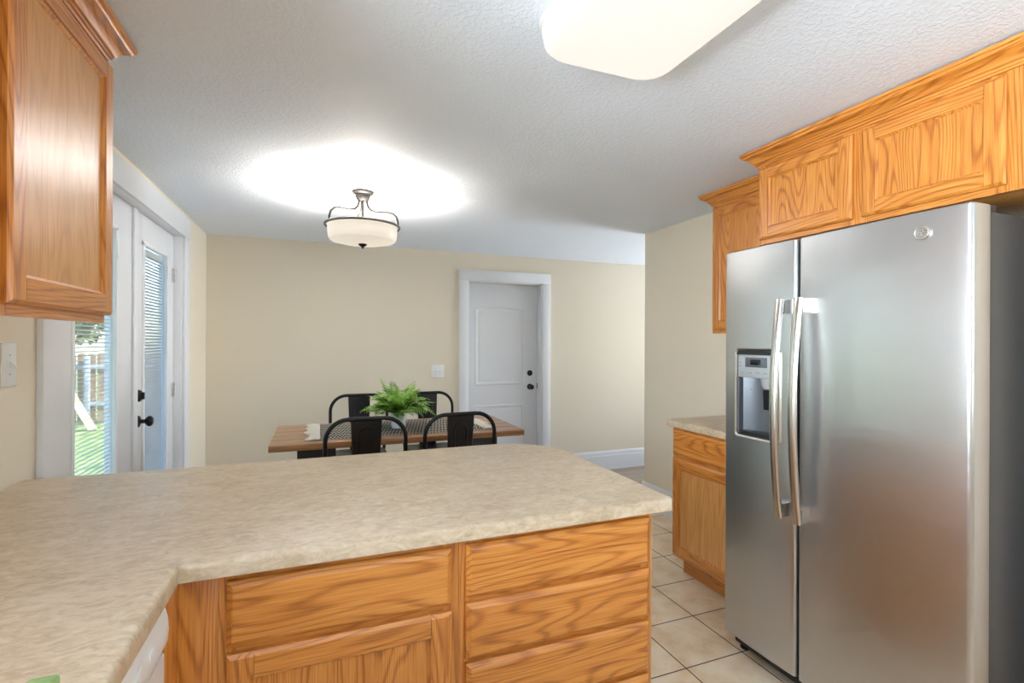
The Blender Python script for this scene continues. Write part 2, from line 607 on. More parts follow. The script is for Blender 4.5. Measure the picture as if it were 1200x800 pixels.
struct(MB().box(XL - .12, XR + .12, YR, 3.5, ZD - .02, 0).build('floor', M_tile))
struct(MB().box(XL - .12, XF, 3.5, YB + .1, ZD - .1, ZD).build('floor_dining', M_vinyl))
struct(MB().box(XR + .12, XF, YR, 3.5, ZD - .1, ZD).build('floor_living', M_vinyl))
struct(MB().box(XL - .5, XF + .2, YR - .2, YB + .2, ZC, ZC + .12).build('ceiling', M_ceil))

# left wall with an added sink window and the french door opening
DY0, DY1, DTOP = 2.44, 4.115, H + .745       # french door opening
wl_ = MB()
t0, t1 = XL - .13, XL
SW0, SW1, SZ0, SZ1 = -.35, .85, 1.12, 2.05   # opening for the added sink window
wl_.box(t0, t1, YR, SW0, ZD, ZC).box(t0, t1, SW1, DY0, ZD, ZC).box(t0, t1, SW0, SW1, ZD, SZ0).box(t0, t1, SW0, SW1, SZ1, ZC)
wl_.box(t0, t1, DY0, DY1, DTOP, ZC).box(t0, t1, DY1, YB, ZD, ZC)
struct(wl_.build('wall_left', M_wall))

# back wall with the panelled door
BX0, BX1, BTOP = 1.437, 2.282, H + .632
wb = MB()
wb.box(XL - .13, BX0, YB, YB + .13, ZD, ZC).box(BX0, BX1, YB, YB + .13, BTOP, ZC).box(BX1, XF, YB, YB + .13, ZD, ZC)
struct(wb.build('wall_back', M_wall))
struct(MB().box(XR, XR + .12, YR, 3.5, ZD, ZC).build('wall_right', M_wall))
wr = MB()
wr.box(XL - .13, .35, YR - .12, YR, ZD, ZC).box(1.85, XF, YR - .12, YR, ZD, ZC).box(.35, 1.85, YR - .12, YR, ZD, .9).box(.35, 1.85, YR - .12, YR, 2.1, ZC)
struct(wr.build('wall_rear', M_wall))
wf = MB()
wf.box(XF, XF + .12, YR, 3.1, ZD, ZC).box(XF, XF + .12, 4.7, YB + .13, ZD, ZC).box(XF, XF + .12, 3.1, 4.7, ZD, .6).box(XF, XF + .12, 3.1, 4.7, 1.9, ZC)
struct(wf.build('wall_living', M_wall))


def window(name, axis, a0, a1, z0, z1, p, depth):
    w = MB()
    fr = .045
    def bx(u0, u1, v0, v1, d0=0, d1=.06):
        if axis == 'y':
            w.box(p + depth * d0, p + depth * d1, u0, u1, v0, v1, .004)
        else:
            w.box(u0, u1, p + depth * d0, p + depth * d1, v0, v1, .004)
    bx(a0, a1, z0, z0 + fr); bx(a0, a1, z1 - fr, z1); bx(a0, a0 + fr, z0, z1); bx(a1 - fr, a1, z0, z1); bx(a0, a1, (z0 + z1) / 2 - .02, (z0 + z1) / 2 + .02)
    return struct(w.build(name, M_white))


window('window_1', 'y', SW0, SW1, SZ0, SZ1, XL - .125, 1)  # unseen sink window, added along with its fill light
window('window_2', 'y', 3.1, 4.7, .6, 1.9, XF + .055, 1)
window('window_3', 'x', .35, 1.85, .9, 2.1, YR - .115, 1)  # unseen rear window, added to carry the fill from behind the camera


def base_profile(h=.2):
    return [(0, 0), (.016, 0), (.016, h - .055), (.0125, h - .05), (.0125, h - .018), (.009, h - .008), (.004, h), (0, h)]


def baseboard(name, axis, a0, a1, p, sgn, z, h):
    pr = base_profile(h)
    mb = MB()
    if axis == 'x':
        mb.loft([[(a, p + sgn * d, z + hh) for d, hh in pr] for a in (a0, a1)])
    else:
        mb.loft([[(p + sgn * d, a, z + hh) for d, hh in pr] for a in (a0, a1)])
    return struct(mb.build(name, M_white))


baseboard('baseboard_back', 'x', 2.374, XF, YB, -1, ZD, .216)
baseboard('baseboard_back_near', 'x', XL, 1.341, YB, -1, ZD, .216)
baseboard('baseboard_right', 'y', 2.41, 3.516, XR, -1, 0, .2)
baseboard('baseboard_left', 'y', 4.255, YB, XL, 1, ZD, .216)


# casing around the french doors (door_1) and the panelled back door (door_2)
def trim_box(name, *boxes):
    mb = MB()
    for b in boxes:
        mb.box(*b, .003)
    return struct(mb.build(name, M_white))


CX = XL + .022
trim_box('trim_1', (XL, CX, 2.178, 2.385, ZD, H + .735), (XL, CX, 4.115, 4.255, ZD, H + .735), (XL, CX + .002, 2.178, 4.255, H + .735, H + .876))
trim_box('trim_2', (XL - .13, XL + .001, 2.385, 2.44, ZD, DTOP), (XL - .13, XL + .003, DY1 - .018, DY1, ZD, DTOP), (XL - .13, XL + .003, 2.42, DY1, DTOP - .012, DTOP))
BY = YB - .02
trim_box('trim_3', (1.341, 1.437, BY, YB, ZD, H + .632), (2.282, 2.378, BY, YB, ZD, H + .632), (1.341, 2.378, BY - .002, YB, H + .632, H + .742))
trim_box('trim_4', (1.437, 1.449, YB - .004, YB + .13, ZD, BTOP), (2.270, 2.282, YB - .004, YB + .13, ZD, BTOP), (1.437, 2.282, YB - .004, YB + .13, BTOP - .01, BTOP))


# ---- panelled white back door
def door_knob(mb, c, d, r=.027):
    """knob on rose along direction d ('x+' or 'y-')"""
    s = 1 if d[1] == '+' else -1
    mb.lathe([(.001, 0), (.033, 0), (.033, s * .006), (.026, s * .011), (.012, s * .014), (.011, s * .034), (.02, s * .04), (r, s * .052), (r, s * .062), (.02, s * .072), (.001, s * .075)], c, d[0], 24)


dy = YB + .088
slab = MB().box(1.451, 2.268, dy, dy + .04, ZD + .008, BTOP - .012, .002).build('door_2', M_door)
struct(slab, 'white two panel interior door with arched top panel and black knob')


def arch_panel(x0, x1, z0, z1, rise, n=14):
    p = [(x0, z0), (x1, z0), (x1, z1)]
    if rise:
        for i in range(1, n):
            t = i / n
            p.append((x1 + (x0 - x1) * t, z1 + rise * math.sin(PI * t)))
    p.append((x0, z1))
    return p


def inset_poly(p, d):
    cx = sum(q[0] for q in p) / len(p); x0, x1 = min(q[0] for q in p), max(q[0] for q in p)
    z0, z1 = min(q[1] for q in p), max(q[1] for q in p)
    cz = (z0 + z1) / 2
    return [(cx + (q[0] - cx) * (1 - 2 * d / (x1 - x0)), cz + (q[1] - cz) * (1 - 2 * d / (z1 - z0))) for q in p]


for (a, b_, rise) in ((H - .468, H + .352, .034), (ZD + .2, H - .68, 0)):
    po = arch_panel(1.542, 2.106, a, b_, rise)
    mb = MB()
    ds = ((0, 0), (.006, -.006), (.016, -.007), (.024, -.001), (.04, .0), (.055, -.006))
    mb.loft([[(x, dy + off_ , z) for x, z in inset_poly(po, d)] for d, off_ in ds], cap=False)
    q = inset_poly(po, .055)
    f = mb.bm.faces.new([mb.bm.verts.new((x, dy - .006, z)) for x, z in q])
    mb.build('panel', M_door, slab)
hw = MB(); door_knob(hw, (2.177, dy, H - .497), 'y-'); hw.build('knob', M_brz, slab)
MB().lathe([(.001, 0), (.031, 0), (.031, -.008), (.026, -.014), (.012, -.016), (.012, -.026), (.001, -.027)], (2.176, dy, H - .346), 'y', 24).build('deadbolt', M_brz, slab)
MB().box(2.262, 2.2695, dy - .003, dy + .03, H - .52, H - .46, .001).build('latch_plate', M_brz, slab)

# ---- french doors: two glazed leaves with blinds between the panes
DX = -.95


def leaf(name, y0, y1, g0, g1, open_blind, label):
    zt, zb = DTOP - .016, ZD + .02
    gt, gb = H + .565, ZD + .24
    d = MB()
    th = .044
    d.box(DX - th, DX, y0, g0, zb, zt, .002).box(DX - th, DX, g1, y1, zb, zt, .002).box(DX - th, DX, g0, g1, gt, zt, .002).box(DX - th, DX, g0, g1, zb, gb, .002)
    o = struct(d.build(name, M_door), label)
    f = MB()
    w = .03
    x0, x1 = DX - .004, DX + .011
    for (a, b_, c, e) in ((g0 - w * .4, g0 + w * .6, gb, gt), (g1 - w * .6, g1 + w * .4, gb, gt), (g0 - w * .4, g1 + w * .4, gt - w * .6, gt + w * .4), (g0 - w * .4, g1 + w * .4, gb - w * .4, gb + w * .6)):
        f.box(x0, x1, a, b_, c, e, .004)
    f.build('glass_frame', M_white, o)
    MB().box(DX - .012, DX - .009, g0, g1, gb, gt).box(DX - .036, DX - .033, g0, g1, gb, gt).build('glass', M_glass, o)
    hd = MB()
    hd.box(DX - .031, DX - .0135, g0 + .018, g1 - .018, gt - .055, gt - .018, .002)
    hd.build('blind_headrail', M_white, o)
    bl = MB()
    z = gb + .03
    ang = math.radians(16 if open_blind else -66)
    hw_ = .0086
    while z < gt - .058:
        c, s = math.cos(ang) * hw_, math.sin(ang) * hw_
        xc = DX - .0225
        # a slat slightly crowned across its width
        for (ua, ub) in ((-1, 0), (0, 1)):
            za = z + ua * s + (.0012 if ua == 0 else 0); zb_ = z + ub * s + (.0012 if ub == 0 else 0)
            xa, xb = xc + ua * c, xc + ub * c
            bl.hexa([(xa, g0 + .004, za), (xb, g0 + .004, zb_), (xb, g0 + .004, zb_ + .0006), (xa, g0 + .004, za + .0006),
                     (xa, g1 - .004, za), (xb, g1 - .004, zb_), (xb, g1 - .004, zb_ + .0006), (xa, g1 - .004, za + .0006)])
        z += .0192
    bl.build('blind', M_blind, o, angle=3)
    sl = MB()
    sl.box(DX + .0105, DX + .019, g1 - .027, g1 - .008, gt - .16, gt - .075, .003)
    sl.box(DX + .0105, DX + .0125, g1 - .02, g1 - .015, gb + .1, gt - .06)
    sl.build('blind_slider', M_plastic, o)
    return o


leafA = leaf('door_1', 2.445, 3.283, 2.55, 3.03, True, 'left leaf of the white french doors, its blind slats open to the yard')
leafB = leaf('door_3', 3.287, 4.094, 3.437, 3.912, False, 'right leaf of the white french doors, blind closed, bronze knob and deadbolt')
MB().box(DX, DX + .014, 3.262, 3.322, ZD + .02, DTOP - .018, .004).build('astragal', M_white, leafA)
mb = MB(); door_knob(mb, (DX, 3.365, H - .46), 'x+', .03); mb.build('knob', M_brz, leafB)
MB().lathe([(.001, 0), (.034, 0), (.034, .01), (.028, .018), (.014, .02), (.001, .022)], (DX, 3.362, H - .315), 'x', 24).box(DX + .018, DX + .034, 3.356, 3.368, H - .335, H - .295, .003).build('deadbolt', M_brz, leafB)
MB().box(DX - .01, DX + .0145, 3.3225, 3.327, H - .475, H - .425, .001).build('latch_plate', M_brz, leafB)
for hz in (H + .452, H - .345, H - 1.2):
    mb = MB()
    mb.box(DX + .0, DX + .004, 4.045, 4.092, hz - .048, hz + .048, .001)
    for k in range(3):
        mb.lathe([(.0075, 0), (.0075, .03)], (DX + .009, 4.095, hz - .048 + .033 * k), 'z', 12)
    mb.build('hinge', M_hinge, leafB)


# ---- switch plates
def switch_plate(axis, p, a, z, w, h, gangs, label, sgn):
    o = thing('switch_plate', label, 'light switch', (p, a, z - h / 2) if axis == 'x' else (a, p, z - h / 2))
    mb = MB()
    if axis == 'x':
        mb.box(p, p + sgn * .006, a - w / 2, a + w / 2, z - h / 2, z + h / 2, .0025)
    else:
        mb.box(a - w / 2, a + w / 2, p, p + sgn * .006, z - h / 2, z + h / 2, .0025)
    mb.build('plate', M_plastic, o)
    for k in range(gangs):
        c = a + (k - (gangs - 1) / 2) * .046
        t = MB()
        q = p + sgn * .006
        if axis == 'x':
            t.hexa([(q, c - .0045, z - .011), (q, c + .0045, z - .011), (q, c + .0045, z + .011), (q, c - .0045, z + .011),
                    (q + sgn * .014, c - .004, z - .012), (q + sgn * .014, c + .004, z - .012), (q + sgn * .016, c + .004, z - .004), (q + sgn * .016, c - .004, z - .004)])
            for dz in (-.03, .03):
                MB().lathe([(.0035, 0), (.0035, sgn * .001), (.001, sgn * .0015)], (q, c, z + dz), 'x', 10).build('screw', M_hinge, o)
        else:
            t.hexa([(c - .0045, q, z - .011), (c + .0045, q, z - .011), (c + .0045, q, z + .011), (c - .0045, q, z + .011),
                    (c - .004, q + sgn * .014, z - .012), (c + .004, q + sgn * .014, z - .012), (c + .004, q + sgn * .016, z - .004), (c - .004, q + sgn * .016, z - .004)])
            for dz in (-.03, .03):
                MB().lathe([(.0035, 0), (.0035, sgn * .001), (.001, sgn * .0015)], (c, q, z + dz), 'y', 10).build('screw', M_hinge, o)
        t.build('toggle', M_plastic, o)
    return o


switch_plate('x', XL, 2.012, H - .079, .076, .138, 1, 'single white toggle switch plate on beige wall beside the french doors', 1)
switch_plate('y', YB, 1.124, H - .304, .13, .13, 2, 'double white switch plate on the back wall left of the panelled door', -1)

# ------------------------------------------------------------------ cabinets
class Map:
    """u along the front, w outwards, z up"""
    def __init__(self, kind, p):
        self.kind, self.p = kind, p

    def pt(self, u, w, z):
        return {'x-': (self.p - w, u, z), 'x+': (self.p + w, u, z), 'y-': (u, self.p - w, z)}[self.kind]

    def box(self, mb, u0, u1, w0, w1, z0, z1, bev=0):
        a, b = self.pt(u0, w0, z0), self.pt(u1, w1, z1)
        mb.box(a[0], b[0], a[1], b[1], a[2], b[2], bev)

    def grain(self):
        return oak_x if self.kind == 'y-' else oak_y


def raised_frame(mp, mb, u0, u1, z0, z1, t, inset, cham):
    """slab whose front edges carry a sloped moulding"""
    def L(i, w):
        return [mp.pt(u, w, z) for u, z in ((u0 + i, z0 + i), (u1 - i, z0 + i), (u1 - i, z1 - i), (u0 + i, z1 - i))]
    mb.loft([L(0, 0), L(0, t - cham - .002), L(.0015, t - cham), L(inset * .75, t - .0012), L(inset, t)])


def cab_door(parent, mp, u0, u1, z0, z1, sw=.055, t=.02, panel_mat=None, knob=None):
    g = mp.grain()
    d = MB()
    # stiles with upright grain (slot 0), rails with sideways grain (slot 1)
    ins, ch = .009, .007
    def piece(p4, m):
        d.mi = m
        back = [mp.pt(u, 0, z) for u, z in p4[0]]; mid = [mp.pt(u, t - ch, z) for u, z in p4[0]]; front = [mp.pt(u, t, z) for u, z in p4[1]]
        d.loft([back, mid, front])
    r0, r1 = z0 + sw, z1 - sw
    piece(([(u0, z0), (u0 + sw, z0), (u0 + sw, z1), (u0, z1)], [(u0 + ins, z0 + ins), (u0 + sw - .0005, z0 + ins), (u0 + sw - .0005, z1 - ins), (u0 + ins, z1 - ins)]), 0)
    piece(([(u1 - sw, z0), (u1, z0), (u1, z1), (u1 - sw, z1)], [(u1 - sw + .0005, z0 + ins), (u1 - ins, z0 + ins), (u1 - ins, z1 - ins), (u1 - sw + .0005, z1 - ins)]), 0)
    piece(([(u0 + sw, z0), (u1 - sw, z0), (u1 - sw, r0), (u0 + sw, r0)], [(u0 + sw + .0005, z0 + ins), (u1 - sw - .0005, z0 + ins), (u1 - sw - .0005, r0), (u0 + sw + .0005, r0)]), 1)
    piece(([(u0 + sw, r1), (u1 - sw, r1), (u1 - sw, z1), (u0 + sw, z1)], [(u0 + sw + .0005, r1), (u1 - sw - .0005, r1), (u1 - sw - .0005, z1 - ins), (u0 + sw + .0005, z1 - ins)]), 1)
    # little bead round the inside of the frame
    d.mi = 0
    a, b_ = sw - .001, sw + .008
    for (q0, q1, q2, q3) in (((u0 + a, z0 + a), (u1 - a, z0 + a), (u1 - b_, z0 + b_), (u0 + b_, z0 + b_)), ((u1 - a, z0 + a), (u1 - a, z1 - a), (u1 - b_, z1 - b_), (u1 - b_, z0 + b_)),
                             ((u1 - a, z1 - a), (u0 + a, z1 - a), (u0 + b_, z1 - b_), (u1 - b_, z1 - b_)), ((u0 + a, z1 - a), (u0 + a, z0 + a), (u0 + b_, z0 + b_), (u0 + b_, z1 - b_))):
        lo = [mp.pt(*p_[:1], .004, p_[1]) for p_ in (q0, q1, q2, q3)]
        hi = [mp.pt(q0[0], t - .003, q0[1]), mp.pt(q1[0], t - .003, q1[1]), mp.pt(q2[0], t - .0095, q2[1]), mp.pt(q3[0], t - .0095, q3[1])]
        d.hexa(lo + hi)
    o = d.build('door', [oak_z, g], parent, angle=.3)
    p = MB()
    mp.box(p, u0 + sw - .002, u1 - sw + .002, .002, t - .0105, z0 + sw - .002, z1 - sw + .002)
    p.build('panel', panel_mat or oak_zf, o)
    return o


def drawer(parent, mp, u0, u1, z0, z1, t=.02):
    d = MB()
    raised_frame(mp, d, u0, u1, z0, z1, t, .014, .008)
    d_ = d.build('drawer', mp.grain(), parent, angle=.25)
    return d_


CROWN = [(0, 0), (.006, 0), (.009, .006), (.014, .008), (.014, .016), (.020, .018), (.024, .026), (.032, .036), (.042, .044), (.052, .047), (.056, .052), (.056, .058), (.062, .060), (.064, .070), (0, .070)]


def crown(parent, path, normals, z, mat, scale=1.0):
    """moulding swept along a plan path; normals per segment, mitred at the corners"""
    mb = MB()
    loops = []
    for i, (x, y) in enumerate(path):
        ns = []
        if i > 0: ns.append(Vector(normals[i - 1]))
        if i < len(path) - 1: ns.append(Vector(normals[i]))
        off = ns[0] + (ns[1] if len(ns) > 1 and (ns[1] - ns[0]).length > .1 else Vector((0, 0)))
        loops.append([(x + off.x * d * scale, y + off.y * d * scale, z + h) for d, h in CROWN])
    mb.loft(loops)
    return mb.build('crown_molding', mat, parent, angle=.5)


# ---- wall cabinet at the left
w = thing('wall_cabinet', 'oak wall cabinet on the left wall beside the french doors, above the counter', 'cabinet', (XL + .15, 1.3, H + .05))
b = MB()
XFc = -.600
zb, zt = H + .052, H + .86
b.box(XL + .001, XFc - .019, .66, 1.828, zb + .02, zt, .001)
b.build('body', oak_calm_z, w)
mp = Map('x+', XFc - .0)
f = MB()
FB, FT = H + .05, H + .86
f.mi = 0
for (u0, u1) in ((.66, .70), (1.235, 1.33), (1.79, 1.828)):
    mp.box(f, u0, u1, -.019, 0, FB, FT)
f.mi = 1
for (u0, u1) in ((.70, 1.235), (1.33, 1.79)):
    mp.box(f, u0, u1, -.019, 0, FB, FB + .04); mp.box(f, u0, u1, -.019, 0, FT - .06, FT)
f.build('face_frame', [oak_z, oak_y], w)
cab_door(w, mp, 1.3, 1.836, H + .074, H + .826, .058, panel_mat=oak_calm_z)
cab_door(w, mp, .68, 1.268, H + .074, H + .826, .058, panel_mat=oak_calm_z)
crown(w, [(XFc, .66), (XFc, 1.828), (XL + .002, 1.828)], [(1, 0), (0, 1)], H + .842, oak_y)

# ---- cabinet over the refrigerator
w = thing('over_fridge_cabinet', 'deep oak cabinet with two doors above the refrigerator', 'cabinet', (2.28, 1.26, H + .47))
XO = 1.975
b = MB()
b.box(XO + .019, XR - .002, .735, 1.782, H + .474, H + .86, .001)
b.build('body', oak_calm_z, w)
mp = Map('x-', XO)
f = MB(); f.mi = 0
FB, FT = H + .468, H + .86
for (u0, u1) in ((.735, .90), (1.275, 1.37), (1.745, 1.782)):
    mp.box(f, u0, u1, -.019, 0, FB, FT)
f.mi = 1
for (u0, u1) in ((.90, 1.275), (1.37, 1.745)):
    mp.box(f, u0, u1, -.019, 0, FB, FB + .045); mp.box(f, u0, u1, -.019, 0, FT - .06, FT)
f.build('face_frame', [oak_z, oak_y], w)
cab_door(w, mp, 1.327, 1.768, H + .49, H + .826, .052)
cab_door(w, mp, .858, 1.291, H + .49, H + .826, .052)
crown(w, [(XO, .62), (XO, 1.782), (XR - .002, 1.782)], [(-1, 0), (0, 1)], H + .84, oak_y)

# ---- tall end panel beside the refrigerator (right of the frame)
e = MB().box(1.99, XR - .002, .72, .7335, 0, H + .84, .001)
tag(e.build('end_panel', oak_z), 'tall oak end panel in the dark gap right of the refrigerator', 'panel')

# ---- shallow wall cabinet between wall and refrigerator
w = thing('wall_cabinet', 'shallow oak wall cabinet beside the refrigerator, hung over the small counter', 'cabinet', (2.43, 2.1, H + .06))
XS = 2.28
MB().box(XS + .019, XR - .002, 1.786, 2.40, H + .075, H + .86, .001).build('body', oak_calm_z, w)
mp = Map('x-', XS)
f = MB(); f.mi = 0
FB, FT = H + .055, H + .86
for (u0, u1) in ((1.786, 1.83), (2.36, 2.40)):
    mp.box(f, u0, u1, -.019, 0, FB, FT)
f.mi = 1
mp.box(f, 1.83, 2.36, -.019, 0, FB, FB + .04); mp.box(f, 1.83, 2.36, -.019, 0, FT - .06, FT)
f.build('face_frame', [oak_z, oak_y], w)
cab_door(w, mp, 1.80, 2.39, H + .075, H + .826, .055)
crown(w, [(XS, 1.786), (XS, 2.40), (XR - .002, 2.40)], [(-1, 0), (0, 1)], H + .842, oak_y)

# ---- small base cabinet and its worktop
w = thing('base_cabinet', 'oak base cabinet with one drawer and door between wall and refrigerator', 'cabinet', (2.28, 2.08, 0))
XB = 1.975
b = MB()
b.box(XB + .019, XR - .002, 1.775, 2.39, .115, CT - .0385, .001)
b.build('body', oak_calm_z, w)
MB().box(2.05, XR - .01, 1.775, 2.385, 0.001, .115).build('toe_kick', oak_y, w)
mp = Map('x-', XB)
f = MB(); f.mi = 0
for (u0, u1) in ((1.775, 1.815), (2.35, 2.39)):
    mp.box(f, u0, u1, -.019, 0, .115, CT - .0385)
f.mi = 1
for (a, c_) in ((.115, .16), (.685, .735), (CT - .075, CT - .0385)):
    mp.box(f, 1.815, 2.35, -.019, 0, a, c_)
f.build('face_frame', [oak_z, oak_y], w)
drawer(w, mp, 1.785, 2.38, .722, .868)
cab_door(w, mp, 1.785, 2.38, .13, .70, .055, panel_mat=oak_calm_z)


def arc(cx, cy, r, a0, a1, n):
    return [(cx + r * math.cos(math.radians(a0 + (a1 - a0) * i / n)), cy + r * math.sin(math.radians(a0 + (a1 - a0) * i / n))) for i in range(n + 1)]


def offset_poly(p, d, skip=()):
    """move a CCW outline inwards by d; outline edges listed in skip stay put"""
    n = len(p); out = []
    for i in range(n):
        a, b_, c = Vector(p[i - 1]), Vector(p[i]), Vector(p[(i + 1) % n])
        e1, e2 = (b_ - a).normalized(), (c - b_).normalized()
        n1, n2 = Vector((-e1.y, e1.x)), Vector((-e2.y, e2.x))
        k = 1 + n1.dot(n2)
        out.append(tuple(b_ + (n1 + n2) * (d / k)))
    return out


def worktop(name, outline, zt, th, mat):
    mb = MB()
    r = .013
    loops = []
    for i in range(5):
        a = PI / 2 * i / 4
        loops.append([(x, y, zt - th + r * .6 * (1 - math.sin(a))) for x, y in offset_poly(outline, r * .6 * (1 - math.cos(PI / 2 - a)) if False else r * .6 * (1 - math.sin(a)))])
    for i in range(6):
        a = PI / 2 * i / 5
        loops.append([(x, y, zt - r + r * math.sin(a)) for x, y in offset_poly(outline, r * (1 - math.cos(a)))])
    mb.loft(loops)
    return mb.build(name, mat, angle=.7)


tag(worktop('worktop', [(1.947, 1.745), (2.583, 1.745), (2.583, 2.43), (1.955, 2.43), (1.947, 2.422)], CT, .038, M_lam),
    'short beige laminate worktop on the base cabinet between wall and refrigerator', 'countertop')

# ---- peninsula: worktop, blind corner cabinet, drawer over door, drawer stack, dishwasher
out = [(-.9035, -.9), (-.265, -.9), (-.265, 1.187), (.975, 1.187), (.986, 1.198)] + arc(.986 - .27, 2.1 - .27, .27, 0, 90, 14) + [(-.9035, 2.1)]
tag(worktop('worktop', out, CT, .038, M_lam), 'large L-shaped mottled beige laminate worktop with rounded corner in the foreground', 'countertop')

YF, TB = 1.228, CT - .0385
mp = Map('y-', YF)


def base_unit(label, x0, x1, stiles, rails, loc):
    o = thing('base_cabinet', label, 'cabinet', loc)
    MB().box(x0 + .001, x1 - .001, YF + .019, 1.80, .115, TB, .001).build('body', oak_calm_z, o)
    MB().box(x0 + .002, x1 - .002, YF + .075, 1.79, .001, .115).build('toe_kick', oak_x, o)
    f = MB(); f.mi = 0
    for u0, u1 in stiles:
        mp.box(f, u0, u1, -.019, 0, .115, TB)
    f.mi = 1
    for z0, z1 in rails:
        mp.box(f, stiles[0][1], stiles[-1][0], -.019, 0, z0, z1)
    f.build('face_frame', [oak_z, oak_x], o)
    return o


o = base_unit('oak base cabinet under the peninsula with one drawer above a framed door', -.20, .336, [(-.20, -.165), (.295, .336)], [(.115, .16), (.675, .735), (TB - .04, TB)], (.07, 1.5, 0))
drawer(o, mp, -.183, .316, H - .666, H - .522)
cab_door(o, mp, -.183, .316, .13, H - .681, .054)
o = base_unit('oak drawer stack cabinet at the free end of the peninsula', .337, .930, [(.337, .372), (.895, .930)], [(.115, .15), (.705, .73), (.55, .58), (.38, .41), (TB - .04, TB)], (.63, 1.5, 0))
drawer(o, mp, .354, .918, H - .657, H - .520)
drawer(o, mp, .354, .918, H - .814, H - .671)
drawer(o, mp, .354, .918, H - .972, H - .826)
drawer(o, mp, .354, .918, .13, H - .984)
MB().box(.930, .936, YF - .0, 1.80, .0, TB, .001).build('end_panel', oak_calm_z, o)

o = thing('corner_cabinet', 'plain oak corner filler cabinet in the inside corner of the worktop', 'cabinet', (-.55, 1.5, 0))
MB().box(XL + .002, -.203, YF + .019, 1.80, .115, TB, .001).box(XL + .002, -.30, 1.135, YF + .02, .115, TB, .001).build('body', oak_calm_z, o)
f = MB(); f.mi = 0
f.box(-.275, -.2005, YF - .002, YF + .019, .10, TB, .001)
f.box(-.294, -.275, 1.132, YF + .019, .10, TB, .001)
f.build('face_frame', [oak_z], o)
MB().box(-.36, -.205, YF + .05, 1.79, .001, .115).box(-.38, -.36, 1.14, YF + .05, .001, .115).build('toe_kick', oak_x, o)
MB().box(XL + .004, .93, 1.801, 1.818, 0, TB, .001).build('back_panel', oak_calm_z, o)

d = thing('dishwasher', 'white dishwasher under the left counter, only its front corner showing', 'dishwasher', (-.58, .83, 0))
MB().box(XL + .05, -.296, .532, 1.128, .09, TB - .004, .002).build('body', M_plastic, d)
MB().box(-.296, -.272, .535, 1.125, .13, .785, .006).build('door', M_plastic, d)
mb = MB()
prof = [(-.296, .793), (-.272, .793), (-.268, .803), (-.266, .825), (-.268, .85), (-.272, .866), (-.275, TB - .006), (-.296, TB - .006)]
mb.prism([(x, z) for x, z in prof], 'y', .535, 1.125)
cp = mb.build('control_panel', M_plastic, d)
for k in range(6):
    yy = 1.02 - .062 * k
    MB().lathe([(.013, 0), (.013, .0022), (.010, .003), (.001, .003)], (-.2672, yy, .835 + .006 * (k % 2)), 'x', 18).build('button', M_plastic, cp)
MB().box(-.40, -.36, .54, 1.12, .001, .1).build('kick_plate', M_plastic, d)

# sink run nearer the camera and the window wall side (left of and behind the frame)
o = thing('base_cabinet', 'oak sink base cabinet under the left counter, nearest the camera', 'cabinet', (-.58, -.15, 0))
MB().box(XL + .002, -.30, -.895, .528, .115, TB, .001).build('body', oak_calm_z, o)
ms = Map('x+', -.30)
for u0, u1 in ((-.895, -.86), (-.2, -.15), (.49, .528)):
    f = MB()
    ms.box(f, u0, u1, 0, .019, .115, TB)
    f.build('stile', [oak_z], o)
ms = Map('x+', -.281)
cab_door(o, ms, -.87, -.19, .13, .86, .055)
cab_door(o, ms, -.16, .51, .13, .86, .055)
MB().box(XL + .01, -.37, -.895, .525, .001, .115).build('toe_kick', oak_y, o)

# ------------------------------------------------------------------ refrigerator
fr = thing('refrigerator', 'stainless steel side-by-side refrigerator with ice and water dispenser', 'refrigerator', (2.1, 1.28, 0))
FX = 1.717
Z0, Z1 = H - 1.297, H + .403
body = MB().box(1.81, 2.52, .828, 1.732, .035, H + .385, .006)
body.build('case', M_case, fr)
MB().box(1.80, 1.812, .832, 1.728, Z0 + .01, Z1 - .02).build('gasket', M_gasket, fr)


def fdoor(y0, y1):
    """door with softly rounded front edges and a faint outward bow"""
    prof = []
    X1 = 1.802
    n = 14
    prof.append((X1, y0)); prof.append((X1, y1))
    r = .014
    for i in range(7):
        a = PI / 2 * i / 6
        prof.append((FX + r - r * math.sin(a) + .003, y1 - r + r * math.cos(a)))
    for i in range(1, n):
        t = i / n
        y = y1 - r + (y0 + r - y1 + r) * t
        prof.append((FX + .003 - .006 * math.sin(PI * t), y))
    for i in range(7):
        a = PI / 2 * i / 6
        prof.append((FX + r - r * math.cos(a) + .003, y0 + r - r * math.sin(a)))
    mb = MB()
    loops = []
    for z, k in ((Z0, .004), (Z0 + .004, 0), (Z1 - .004, 0), (Z1, .004)):
        cx, cy = 1.76, (y0 + y1) / 2
        loops.append([(x + (k if x < cx else 0), y - math.copysign(k, y - cy), z) for x, y in prof])
    mb.loft(loops)
    return mb.build('freezer_door' if y0 > 1.2 else 'fresh_food_door', M_steel, fr, angle=.7)


fz = fdoor(1.3765, 1.737)
ff = fdoor(.822, 1.3665)
# dispenser recess cut into the freezer door
QY0, QY1, QZ0, QZ1 = 1.448, 1.662, H - .402, H - .033
cut = MB().box(FX - .02, FX + .078, QY0, QY1, QZ0, QZ1)
fz.data = fz.data
boolean(fz, cut)
dsp = MB()
# shell: back, sides, floor of the recess
dsp.box(FX + .070, FX + .078, QY0, QY1, QZ0, QZ1).box(FX + .006, FX + .078, QY0, QY0 + .006, QZ0, QZ1).box(FX + .006, FX + .078, QY1 - .006, QY1, QZ0, QZ1)
